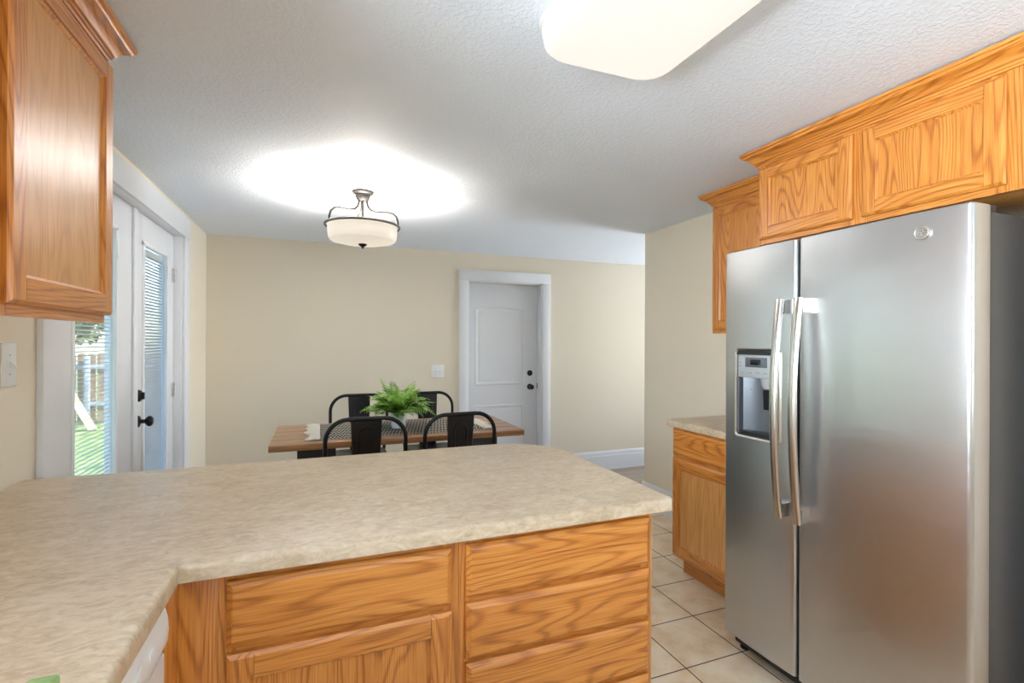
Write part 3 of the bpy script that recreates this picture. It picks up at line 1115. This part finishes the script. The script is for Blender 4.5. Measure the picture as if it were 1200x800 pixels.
# curved back of the alcove
cy = (QY0 + QY1) / 2
pts = [(FX + .03 + .04 * math.sin(PI * i / 12), QY1 - .006 - (QY1 - QY0 - .012) * i / 12) for i in range(13)]
loops = [[(x, y, z) for x, y in pts] for z in (QZ0 + .02, QZ1 - .12)]
dsp.loft([l + [(FX + .072, QY0 + .006, l[0][2]), (FX + .072, QY1 - .006, l[0][2])] for l in loops])
ds = dsp.build('dispenser', M_recess, fr)
bz = MB()
def rr(y0, y1, z0, z1, r, n=6):
    p = []
    for (cy_, cz_, a0) in ((y1 - r, z0 + r, -90), (y1 - r, z1 - r, 0), (y0 + r, z1 - r, 90), (y0 + r, z0 + r, 180)):
        for i in range(n + 1):
            a = math.radians(a0 + 90 * i / n)
            p.append((cy_ + r * math.cos(a), cz_ + r * math.sin(a)))
    return p
outer, mid_, inner = rr(QY0 - .012, QY1 + .012, QZ0 - .012, QZ1 + .012, .02), rr(QY0 - .006, QY1 + .006, QZ0 - .006, QZ1 + .006, .016), rr(QY0 + .002, QY1 - .002, QZ0 + .002, QZ1 - .002, .012)
bz.loft([[(FX + .002, y, z) for y, z in outer], [(FX - .007, y, z) for y, z in mid_], [(FX - .004, y, z) for y, z in inner], [(FX + .02, y, z) for y, z in inner]], cap=False)
bz.build('bezel', M_handle, ds)
cp = MB().box(FX + .001, FX + .02, QY0 + .004, QY1 - .004, H - .150, H - .052, .003)
cp.build('control_panel', M_greyp, ds)
cap = MB()
po = [(QY0 + .003, H - .052), (QY1 - .003, H - .052)] + [(QY1 - .003 - (QY1 - QY0 - .006) * i / 12, H - .045 + .013 * math.sin(PI * i / 12)) for i in range(13)]
cap.prism(po, 'x', FX - .006, FX + .02)
cap.build('shadow_cap', M_black, ds)  # black arched strip standing for the shadow at the dispenser top
MB().box(FX - .0015, FX + .002, cy - .048, cy + .062, H - .105, H - .063, .001).build('display_surround', M_recess, ds)
MB().box(FX - .003, FX, cy - .018, cy + .034, H - .094, H - .072, .0005).build('display', M_lcd, ds)
def button(y, z, w_, h_, m):
    MB().box(FX - .0012, FX + .002, y - w_ / 2, y + w_ / 2, z - h_ / 2, z + h_ / 2, .0005).build('button', m, ds)
for k in range(5):
    button(cy + .075 - .0375 * k, H - .128, .018, .006, M_icon)
for s in (-1, 1):
    for zz in (H - .072, H - .094):
        button(cy + .008 + s * .044, zz, .008, .006, M_icon)
for zz in (H - .07, H - .085, H - .1):
    button(cy + .088, zz, .012, .004, M_icon); button(cy - .085, zz, .012, .004, M_icon)
# ice chute and paddle
ch = MB()
ch.lathe([(.034, 0), (.03, -.03), (.022, -.045)], (FX + .045, cy - .02, H - .150), 'z', 18).build('ice_chute', M_greyp, ds)
pd = MB()
pd.hexa([(FX + .050, cy - .055, H - .285), (FX + .050, cy + .012, H - .285), (FX + .035, cy + .002, H - .20), (FX + .035, cy - .050, H - .20),
         (FX + .056, cy - .055, H - .285), (FX + .056, cy + .012, H - .285), (FX + .041, cy + .002, H - .20), (FX + .041, cy - .050, H - .20)])
pd.build('paddle', M_black, ds)
MB().box(FX + .004, FX + .07, QY0 + .006, QY1 - .006, QZ0 + .002, QZ0 + .02, .002).build('drip_tray', M_black, ds)


def handle(y, dname):
    h = MB()
    za, zb_ = H - .680, H + .170
    n = 22
    loops = []
    for i in range(n + 1):
        t = i / n
        z = za + (zb_ - za) * t
        d = .042 + .032 * math.sin(PI * t) ** .9
        x = FX - d
        sec = []
        for k in range(16):
            a = 2 * PI * k / 16
            ca, sa = math.cos(a), math.sin(a)
            sec.append((x + .0105 * math.copysign(abs(ca) ** .8, ca), y + .0165 * math.copysign(abs(sa) ** .75, sa), z))
        loops.append(sec)
    h.loft(loops)
    ho = h.build('handle', M_handle, fr)
    for z in (za + .004, zb_ - .056):
        mnt = MB()
        mnt.loft([[(FX - .036, y - .013, z), (FX - .036, y + .013, z), (FX - .036, y + .013, z + .05), (FX - .036, y - .013, z + .05)],
                  [(FX + .001, y - .016, z), (FX + .001, y + .016, z), (FX + .001, y + .016, z + .055), (FX + .001, y - .016, z + .055)]])
        mnt.build('mount', M_handle, ho)


handle(1.412, 'freezer')
handle(1.331, 'fresh')
# badge with a script monogram
bd = MB()
bcy, bcz = .945, H + .337
bd.lathe([(.001, .0), (.0225, .0), (.0225, -.004), (.0205, -.006), (.001, -.0062)], (FX - .002, bcy, bcz), 'x', 32)
bdo = bd.build('badge', M_handle, fr)
fx = FX - .0092
rg = MB()
rg.tube([(fx, bcy + .0185 * math.cos(a), bcz + .0185 * math.sin(a)) for a in [2 * PI * i / 28 for i in range(28)]], .0008, 6, closed=True)
# two flowing capital letters, G and E, mirrored so that they read from the front (+y is the viewer's left)
def scr(pts, sx, ox):
    q = [Vector((fx, bcy - (ox + p[0]) * sx, bcz + p[1] * sx)) for p in pts]
    P = []
    for i in range(len(q) - 1):
        p0, p1, p2, p3 = q[max(i - 1, 0)], q[i], q[i + 1], q[min(i + 2, len(q) - 1)]
        for t in (0, .25, .5, .75):
            P.append(.5 * ((2 * p1) + (p2 - p0) * t + (2 * p0 - 5 * p1 + 4 * p2 - p3) * t * t + (3 * p1 - p0 - 3 * p2 + p3) * t ** 3))
    P.append(q[-1])
    rg.tube(P, .0009, 6)
scr([(.35, .75), (.0, 1.0), (-.5, .55), (-.62, -.1), (-.3, -.75), (.15, -.5), (.3, .0), (-.1, .0), (.3, .05), (.32, -.8), (-.1, -1.05)], .0115, -.42)
scr([(.45, .7), (.1, .95), (-.25, .6), (.1, .15), (.25, .1), (-.2, .0), (-.4, -.5), (-.05, -.85), (.5, -.5)], .0115, .52)
rg.build('monogram', M_hinge, bdo)
MB().box(1.765, 1.87, .838, .878, Z1 - .02, Z1 + .006, .003).lathe([(.010, 0), (.010, .008), (.007, .011), (.001, .011)], (1.775, .858, Z1 + .003), 'z', 16).build('hinge_cover', M_case, fr)
MB().box(1.765, 1.87, 1.68, 1.72, Z1 - .02, Z1 + .006, .003).build('hinge_cover', M_case, fr)
MB().box(1.765, 1.83, .845, 1.715, .03, Z0 - .008, .004).build('grille', M_black, fr)
for yy in (.87, 1.69):
    MB().lathe([(.016, 0), (.02, .004), (.02, .012), (.009, .014), (.009, .05)], (1.80, yy, .0005), 'z', 16).build('levelling_foot', M_black, fr)
for yy in (.87, 1.69):
    MB().lathe([(.02, 0), (.02, .036)], (2.45, yy, .0005), 'z', 16).build('levelling_foot', M_black, fr)

# ------------------------------------------------------------------ ceiling lights
lt = thing('ceiling_light', 'large rectangular lit white acrylic ceiling light over the kitchen', 'ceiling light', (.805, .72, ZC))
mb = MB()
zz = H + .83
lo = []
for ins, z in ((-.004, ZC - .001), (-.006, ZC - .03), (.0, zz + .022), (.012, zz + .006), (.035, zz)):
    lo.append([(x, y, z) for x, y in rr(.592 + ins, 1.018 - ins, .10 + ins, 1.335 - ins, .085 - ins * .5, 8)])
mb.loft(lo[::1])
mb.build('diffuser', M_diff, lt)
mb = MB()
mb.loft([[(x, y, z) for x, y in rr(.592 - i, 1.018 + i, .10 - i, 1.335 + i, .09, 8)] for i, z in ((.012, ZC - .0005), (.012, ZC - .012), (.008, ZC - .014))])
mb.build('mounting_pan', M_white, lt)

LX, LY = .25, 3.16
pl = thing('ceiling_light', 'semi-flush drum ceiling light with nickel arms over the dining table', 'ceiling light', (LX, LY, ZC))
MB().lathe([(.066, ZC - .0005), (.066, ZC - .008), (.062, ZC - .014), (.048, ZC - .02), (.044, ZC - .034), (.038, ZC - .05), (.03, ZC - .056), (.001, ZC - .057)], (LX, LY, 0), 'z', 32).build('canopy', M_arm, pl)
RZ = H + .703
MB().tube([(LX + .219 * math.cos(2 * PI * i / 48), LY + .219 * math.sin(2 * PI * i / 48), RZ) for i in range(48)], .0075, 10, closed=True).build('ring', M_nickel, pl)
sh = MB()
R0 = .206
sh.lathe([(R0 - .004, RZ + .004), (R0, RZ + .004), (R0, RZ - .03), (R0 - .003, RZ - .07), (R0 - .014, RZ - .088), (R0 - .06, RZ - .100), (.09, RZ - .107), (.002, RZ - .109),
          (.002, RZ - .104), (.09, RZ - .102), (R0 - .06, RZ - .095), (R0 - .018, RZ - .084), (R0 - .008, RZ - .066), (R0 - .004, RZ)], (LX, LY, 0), 'z', 48, cap=False)
sh.build('shade', M_bulbglass, pl)
MB().lathe([(.001, RZ - .138), (.006, RZ - .134), (.008, RZ - .126), (.018, RZ - .12), (.026, RZ - .112), (.026, RZ - .106), (.001, RZ - .105)], (LX, LY, 0), 'z', 20).build('finial', M_brz, pl)
MB().tube([(LX, LY, ZC - .05), (LX, LY, RZ - .105)], .006, 10).build('stem', M_arm, pl)
for k in range(3):
    a = math.radians(-24 + 120 * k) if k != 2 else math.radians(156 + 0)
    a = math.radians((-20, 100, 205)[k])
    ctl = [(.024, ZC - .05), (.026, ZC - .07), (.034, ZC - .095), (.055, ZC - .117), (.085, ZC - .127), (.12, ZC - .128), (.155, ZC - .128), (.185, ZC - .136), (.205, ZC - .155), (.213, ZC - .185), (.215, RZ)]
    MB().tube([(LX + r * math.cos(a), LY + r * math.sin(a), z) for r, z in ctl], .0072, 8).build('arm', M_arm, pl)
bulb = lamp('dining_bulbs', 'POINT', (LX, LY, RZ - .065), (0, 0, 1), BULB_W, (1, .93, .84), shadow_soft_size=.06)

# ------------------------------------------------------------------ dining set
TZ = H - .575
t = thing('dining_table', 'brown wood dining table with dark pedestal legs behind the peninsula', 'table', (.5, 3.32, ZD))
mb = MB()
for k in range(5):
    y0 = 2.968 + .14 * k
    mb.box(-.252, 1.252, y0 + (0 if k == 0 else .0002), y0 + .14 - .0002, TZ - .034, TZ, .0004)
mb.build('tabletop', walnut, t)
MB().box(-.16, 1.16, 3.215, 3.405, TZ - .06, TZ - .034, .003).build('apron', M_leg, t)
for x0, x1 in ((-.115, .10), (.92, 1.13)):
    mb = MB()
    mb.box(x0, x1, 3.15, 3.21, ZD + .05, TZ - .034, .004).box(x0, x1, 3.41, 3.47, ZD + .05, TZ - .034, .004)
    mb.box(x0 + .03, x1 - .03, 3.2, 3.42, ZD + .5, ZD + .62, .003).box(x0 + .02, x1 - .02, 3.2, 3.42, TZ - .13, TZ - .0345, .003).box(x0 - .005, x1 + .005, 3.13, 3.475, ZD, ZD + .05, .004)
    mb.build('leg', M_leg, t)
MB().box(.06, .96, 3.29, 3.35, ZD + .53, ZD + .59, .003).build('stretcher', M_leg, t)

rn = thing('table_runner', 'black and white woven table runner with cream fringe on the dining table', 'table runner', (.5, 3.34, TZ))
mb = MB()
NX, NY = 60, 10
rx0, rx1, ry0, ry1 = .0, 1.02, 3.055, 3.60
def rz_(x, y):
    return TZ + .003 + .0012 * math.sin(x * 31 + y * 11) * math.sin(y * 40)
top = [[mb.bm.verts.new((rx0 + (rx1 - rx0) * i / NX, ry0 + (ry1 - ry0) * j / NY + .004 * math.sin(i * .31), rz_(i * .02, j * .06))) for j in range(NY + 1)] for i in range(NX + 1)]
for i in range(NX):
    for j in range(NY):
        mb.bm.faces.new((top[i][j], top[i + 1][j], top[i + 1][j + 1], top[i][j + 1]))
q = bmesh.ops.solidify(mb.bm, geom=mb.bm.faces[:], thickness=.0022)
mb.build('cloth', M_run, rn, angle=1.2)
for sgn, xe in ((-1, rx0), (1, rx1)):
    mb = MB()
    for k in range(22):
        y = ry0 + .012 + (ry1 - ry0 - .024) * k / 21
        dx = sgn * random.uniform(.05, .085)
        sw = random.uniform(-.018, .018)
        mb.tube([(xe - sgn * .01, y, TZ + .006), (xe + dx * .35, y + sw * .2, TZ + .011), (xe + dx * .75, y + sw * .7, TZ + .007), (xe + dx, y + sw, TZ + .0045)], [.0045, .0052, .006, .0035], 6)
    mb.build('fringe', M_fringe, rn)['kind'] = 'stuff'

# ---- fern in a white pot
PX, PY = .492, 3.30
pf = thing('potted_fern', 'green fern in a small white pot on the table runner', 'plant', (PX, PY, TZ + .006))
mb = MB()
pz = TZ + .006
mb.lathe([(.001, pz), (.042, pz), (.045, pz + .004), (.05, pz + .07), (.052, pz + .098), (.050, pz + .10), (.046, pz + .098), (.045, pz + .088), (.001, pz + .086)], (PX, PY, 0), 'z', 28)
mb.build('pot', M_pot, pf)
MB().lathe([(.045, pz + .0865), (.03, pz + .091), (.001, pz + .092)], (PX, PY, 0), 'z', 20).build('soil', M_soil, pf)
mb = MB()
rng = random.Random(5)
def frond(az, length, lift, droop, tw=0):
    n = 15
    p = Vector((PX + .015 * math.cos(az), PY + .015 * math.sin(az), pz + .09))
    el = lift
    pts = []
    for i in range(n + 1):
        pts.append(p.copy())
        st = length / n
        p = p + Vector((math.cos(az) * math.cos(el), math.sin(az) * math.cos(el), math.sin(el))) * st
        el -= droop / n
        az += tw / n
    mb.tube(pts, [.0018 * (1 - .7 * i / n) for i in range(n + 1)], 5)
    for i in range(2, n + 1):
        tdir = (pts[i] - pts[i - 1]).normalized()
        side = tdir.cross(Vector((0, 0, 1)))
        if side.length < .05:
            side = Vector((-math.sin(az), math.cos(az), 0))
        side.normalize()
        up = side.cross(tdir).normalized()
        u = i / n
        ll = length * .27 * math.sin(PI * (.18 + .78 * u)) + .006
        for s in (-1, 1):
            base = pts[i]
            d = (side * s * .88 + tdir * .42 - up * rng.uniform(.0, .28)).normalized()
            wv = tdir * (ll * .17)
            a = base
            m1 = base + d * ll * .45 + up * ll * .05
            e = base + d * ll
            # leaflet folded along its midrib, with a little thickness
            th = up * .0006
            vs = [mb.bm.verts.new(v) for v in (a - wv * .4, m1 - wv, e, m1 + wv, a + wv * .4, m1 + up * ll * .06)]
            mb.bm.faces.new((vs[0], vs[1], vs[5])); mb.bm.faces.new((vs[1], vs[2], vs[5])); mb.bm.faces.new((vs[2], vs[3], vs[5])); mb.bm.faces.new((vs[3], vs[4], vs[5])); mb.bm.faces.new((vs[4], vs[0], vs[5]))
for k in range(46):
    az = 2 * PI * k / 46 * 3.07 + rng.uniform(-.2, .2)
    ln = rng.uniform(.16, .27)
    frond(az, ln, rng.uniform(.45, 1.35), rng.uniform(.7, 1.7), rng.uniform(-.4, .4))
for az, ln, lf in ((2.6, .25, 1.35), (2.0, .22, 1.5), (.6, .24, 1.25)):
    frond(az, ln, lf, .5)
mb.build('foliage', M_fern, pf, recalc=False, angle=3)

# ---- metal chairs
CH = 1.078 - .0


def make_chair(label):
    r = thing('metal_dining_chair', label, 'chair', (0, 0, 0), 'counter height chairs at the dining table')
    sz = .665
    # seat: pressed metal pan with rounded corners and rim
    mb = MB()
    def rl(h, rad):
        return [(x, y) for x, y in rr(-h, h, -h, h, rad, 5)]
    mb.loft([[(x, y, z) for x, y in rl(h, rd)] for h, rd, z in ((.176, .05, sz - .03), (.182, .052, sz - .028), (.184, .052, sz - .006), (.178, .05, sz), (.15, .04, sz - .002), (.13, .035, sz - .006), (.02, .01, sz - .006))])
    mb.build('seat', M_chair, r)
    # legs: tapered folded-sheet legs that splay outwards
    for sx in (-1, 1):
        for sy in (-1, 1):
            mb = MB()
            def sec(x, y, z, w):
                return [(sx * x, sy * y, z), (sx * (x - w), sy * y, z), (sx * (x - w), sy * (y - .006), z), (sx * (x - .006), sy * (y - .006), z), (sx * (x - .006), sy * (y - w), z), (sx * x, sy * (y - w), z)]
            mb.loft([sec(.172, .172, sz - .012, .07), sec(.185, .185, sz - .15, .055), sec(.208, .208, .012, .034)])
            lg = mb.build('leg', M_chair, r)
            mb = MB().box(sx * .178, sx * .21, sy * .178, sy * .21, 0, .014, .002)
            mb.build('foot_cap', M_black, lg)
    fz_ = .25
    e = .195
    for a, b_ in (((-e, -e), (e, -e)), ((-e, e), (e, e)), ((-e, -e), (-e, e)), ((e, -e), (e, e))):
        MB().tube([(a[0], a[1], fz_), (b_[0], b_[1], fz_)], .009, 8).build('footrest', M_chair, r)
    # back hoop
    mb = MB()
    ph = CH - .0125
    bow = []
    wx, cr = .205, .115
    bow.append((-.178, -.15, sz - .03)); bow.append((-.186, -.162, sz + .06)); bow.append((-wx, -.178, sz + .17))
    for i in range(9):
        a = PI - PI / 2 * i / 8
        bow.append((-wx + cr + cr * math.cos(a), -.186 - .006 * i / 8, ph - cr + cr * math.sin(a)))
    for i in range(9):
        a = PI / 2 - PI / 2 * i / 8
        bow.append((wx - cr + cr * math.cos(a), -.192 + .006 * i / 8, ph - cr + cr * math.sin(a)))
    bow.append((wx, -.178, sz + .17)); bow.append((.186, -.162, sz + .06)); bow.append((.178, -.15, sz - .03))
    mb.tube(bow, .0115, 12)
    mb.build('back_hoop', M_chair, r)
    # centre splat with an embossed arch
    mb = MB()
    n = 12
    def spl(t):
        z = sz - .02 + (ph - sz + .02) * t
        y = -.160 - .032 * t
        return z, y, .066 + .014 * t
    for s_ in (0,):
        L = []
        for i in range(n + 1):
            z, y, w_ = spl(i / n)
            L.append([(-w_, y + .003, z), (-w_ + .004, y - .003, z), (0, y - .001, z), (w_ - .004, y - .003, z), (w_, y + .003, z), (0, y + .003, z)])
        mb.loft(L)
    # arch ridge on both faces
    for dy_ in (-.004, .0045):
        pts = []
        for i in range(6):
            z = sz + .06 + (.25) * i / 5
            t_ = (z - sz + .02) / (ph - sz + .02)
            pts.append((-.036, -.160 - .032 * t_ + dy_, z))
        for i in range(1, 9):
            a = PI - PI * i / 8
            z = sz + .31 + .036 * math.sin(a)
            t_ = (z - sz + .02) / (ph - sz + .02)
            pts.append((.036 * math.cos(a), -.160 - .032 * t_ + dy_, z))
        for i in range(1, 6):
            z = sz + .31 - .25 * i / 5
            t_ = (z - sz + .02) / (ph - sz + .02)
            pts.append((.036, -.160 - .032 * t_ + dy_, z))
        mb.tube(pts, .0042, 6)
    mb.build('back_splat', M_chair, r)
    return r


def copy_tree(o, parent=None):
    c = o.copy()
    C.objects.link(c)
    if parent is not None:
        c.parent = parent
    for ch_ in list(o.children):
        copy_tree(ch_, c)
    return c


chair0 = make_chair('')
spots = [(.238, 2.892, 0, 'black metal chair at the near side of the table, in front of the fern'),
         (.742, 2.888, 2.5, 'black metal chair at the near side of the table, right of the fern'),
         (.288, 3.71, 180, 'dark metal chair across the table by the back wall, left of the fern'),
         (.805, 3.71, 180, 'dark metal chair across the table by the back wall, behind the fern on the right')]
copies = [chair0] + [copy_tree(chair0) for _ in range(3)]
for o, (x, y, a, lb) in zip(copies, spots):
    o.location = (x, y, ZD)
    o.rotation_euler = (0, 0, math.radians(a))
    o['label'] = lb

# ------------------------------------------------------------------ the yard beyond the french doors
GZ = H - 2.15
M_grass = varied('lawn_green', [lin(78, 98, 56), lin(112, 132, 78), lin(158, 168, 112)], 3.5, .9, bump=.5)
M_conc = varied('pale_concrete', [lin(186, 178, 168), lin(206, 200, 190)], 4, .9)
M_fence = varied('weathered_fence_boards', [lin(120, 98, 82), lin(150, 124, 104), lin(172, 150, 130)], 2.2, .85, (6, 6, .5))
M_rail = varied('grey_blue_fence_rail', [lin(142, 150, 162), lin(168, 174, 182)], 3, .85)
M_plank = varied('pale_bare_plank', [lin(196, 164, 128), lin(222, 196, 164)], 4, .8)
M_bark = varied('tree_bark', [lin(70, 56, 44), lin(110, 92, 74)], 6, .95, (3, 3, .6), bump=.6)
M_tarp = plain('blue_tarp', lin(60, 96, 176), .6)
M_bluegrey = plain('blue_grey_post_paint', lin(150, 162, 182), .7)
struct(MB().box(-40, XL - .12, -12, 45, GZ - .3, GZ - .02).build('ground_lawn_outside', M_grass))
struct(MB().box(-6.2, XL - .131, .5, 8.4, GZ - .2, GZ + .0).build('patio_outside', M_conc))
struct(MB().box(-2.4, XL - .135, 2.2, 4.5, GZ - .1, ZD - .06).build('step_outside', M_conc))

fe = thing('wooden_fence', 'weathered brown board fence across the yard, seen through the open blind', 'fence', (-7, 15.8, GZ))
for k in range(44):
    x = -12.5 + .205 * k
    hgt = 1.80 + random.uniform(-.015, .015)
    mb = MB()
    mb.prism([(x, GZ + .03), (x + .17, GZ + .03), (x + .17, GZ + hgt - .04), (x + .14, GZ + hgt), (x + .03, GZ + hgt), (x, GZ + hgt - .04)], 'y', 15.8, 15.82)
    mb.build('board', M_fence, fe)
for z in (.45, 1.40):
    MB().box(-12.6, -3.4, 15.755, 15.80, GZ + z, GZ + z + .1, .004).build('rail', M_rail, fe)
for x in (-11.8, -9.3, -7.35, -5.55, -3.6):
    MB().box(x, x + .1, 15.65, 15.754, GZ - .02, GZ + 1.75, .006).build('post', M_rail, fe)

pk = MB()
a, b_ = Vector((-6.35, 15.35, GZ + 2.15)), Vector((-5.0, 14.6, GZ + .0))
dd = (b_ - a).normalized(); sd = Vector((1, .2, 0)).normalized() * .09; tk = dd.cross(sd).normalized() * .02
pk.hexa([a - sd - tk, a + sd - tk, a + sd + tk, a - sd + tk, b_ - sd - tk, b_ + sd - tk, b_ + sd + tk, b_ - sd + tk])
tag(pk.build('leaning_plank', M_plank), 'long pale plank leaning against the yard fence', 'plank')
tb = MB()
tb.loft([[(-7.05 + .02 * i + (.42 + .1 * math.sin(i * 2.1)) * math.cos(2 * PI * k / 12), 16.35 + .25 * math.sin(2 * PI * k / 12), GZ + (0, 1.2, 1.95, 2.12)[i]) for k in range(12)] for i in range(4)])
tag(tb.build('tarp_covered_pile', M_tarp), 'blue tarp over something tall just behind the yard fence', 'tarp')
po = MB().box(-3.05, -2.93, 9.45, 9.57, GZ, ZC + .3, .008)
tag(po.build('porch_post', M_bluegrey), 'blue-grey porch post standing outside the left french door leaf', 'post')


def tree(x, y, h, r, n, seed, label):
    o = thing('leafy_tree', label, 'tree', (x, y, GZ), 'trees beyond the yard fence')
    MB().tube([(x, y, GZ - .05), (x + .05, y, GZ + h * .3), (x - .05, y + .1, GZ + h * .6), (x, y, GZ + h * .9)], [.2, .16, .11, .04], 10).build('trunk', M_bark, o)
    g = random.Random(seed)
    mb = MB()
    for k in range(n):
        th, u = g.uniform(0, 2 * PI), g.uniform(-1, 1)
        rad = r * g.uniform(.35, 1.05) ** .6
        c = Vector((x + rad * math.sqrt(1 - u * u) * math.cos(th), y + rad * math.sqrt(1 - u * u) * math.sin(th), GZ + h * .68 + rad * u * .75))
        a1 = Vector((g.uniform(-1, 1), g.uniform(-1, 1), g.uniform(-1, 1))).normalized()
        a2 = a1.cross(Vector((g.uniform(-1, 1), g.uniform(-1, 1), g.uniform(-1, 1)))).normalized()
        s = g.uniform(.10, .2)
        vs = [mb.bm.verts.new(v) for v in (c - a1 * s, c + a2 * s * .5, c + a1 * s, c - a2 * s * .5)]
        mb.bm.faces.new(vs)
    mb.build('foliage', M_tree, o, recalc=False, angle=3)


tree(-7.6, 19.5, 5.2, 2.1, 2600, 3, 'leafy tree beyond the fence, nearest the leaning plank')
tree(-12.2, 21.5, 6.0, 2.3, 2200, 4, 'second leafy tree beyond the fence, mostly hidden by the door casing')

# ------------------------------------------------------------------ sponge at the lower edge of the picture
sp = MB().box(-.352, -.316, .735, .829, CT + .0005, CT + .019, .006, 3)
tag(sp.build('sponge', varied('green_sponge', [lin(120, 150, 90), lin(160, 186, 124)], 60, .95, bump=.4)), 'green sponge lying on the counter at the bottom edge', 'sponge')
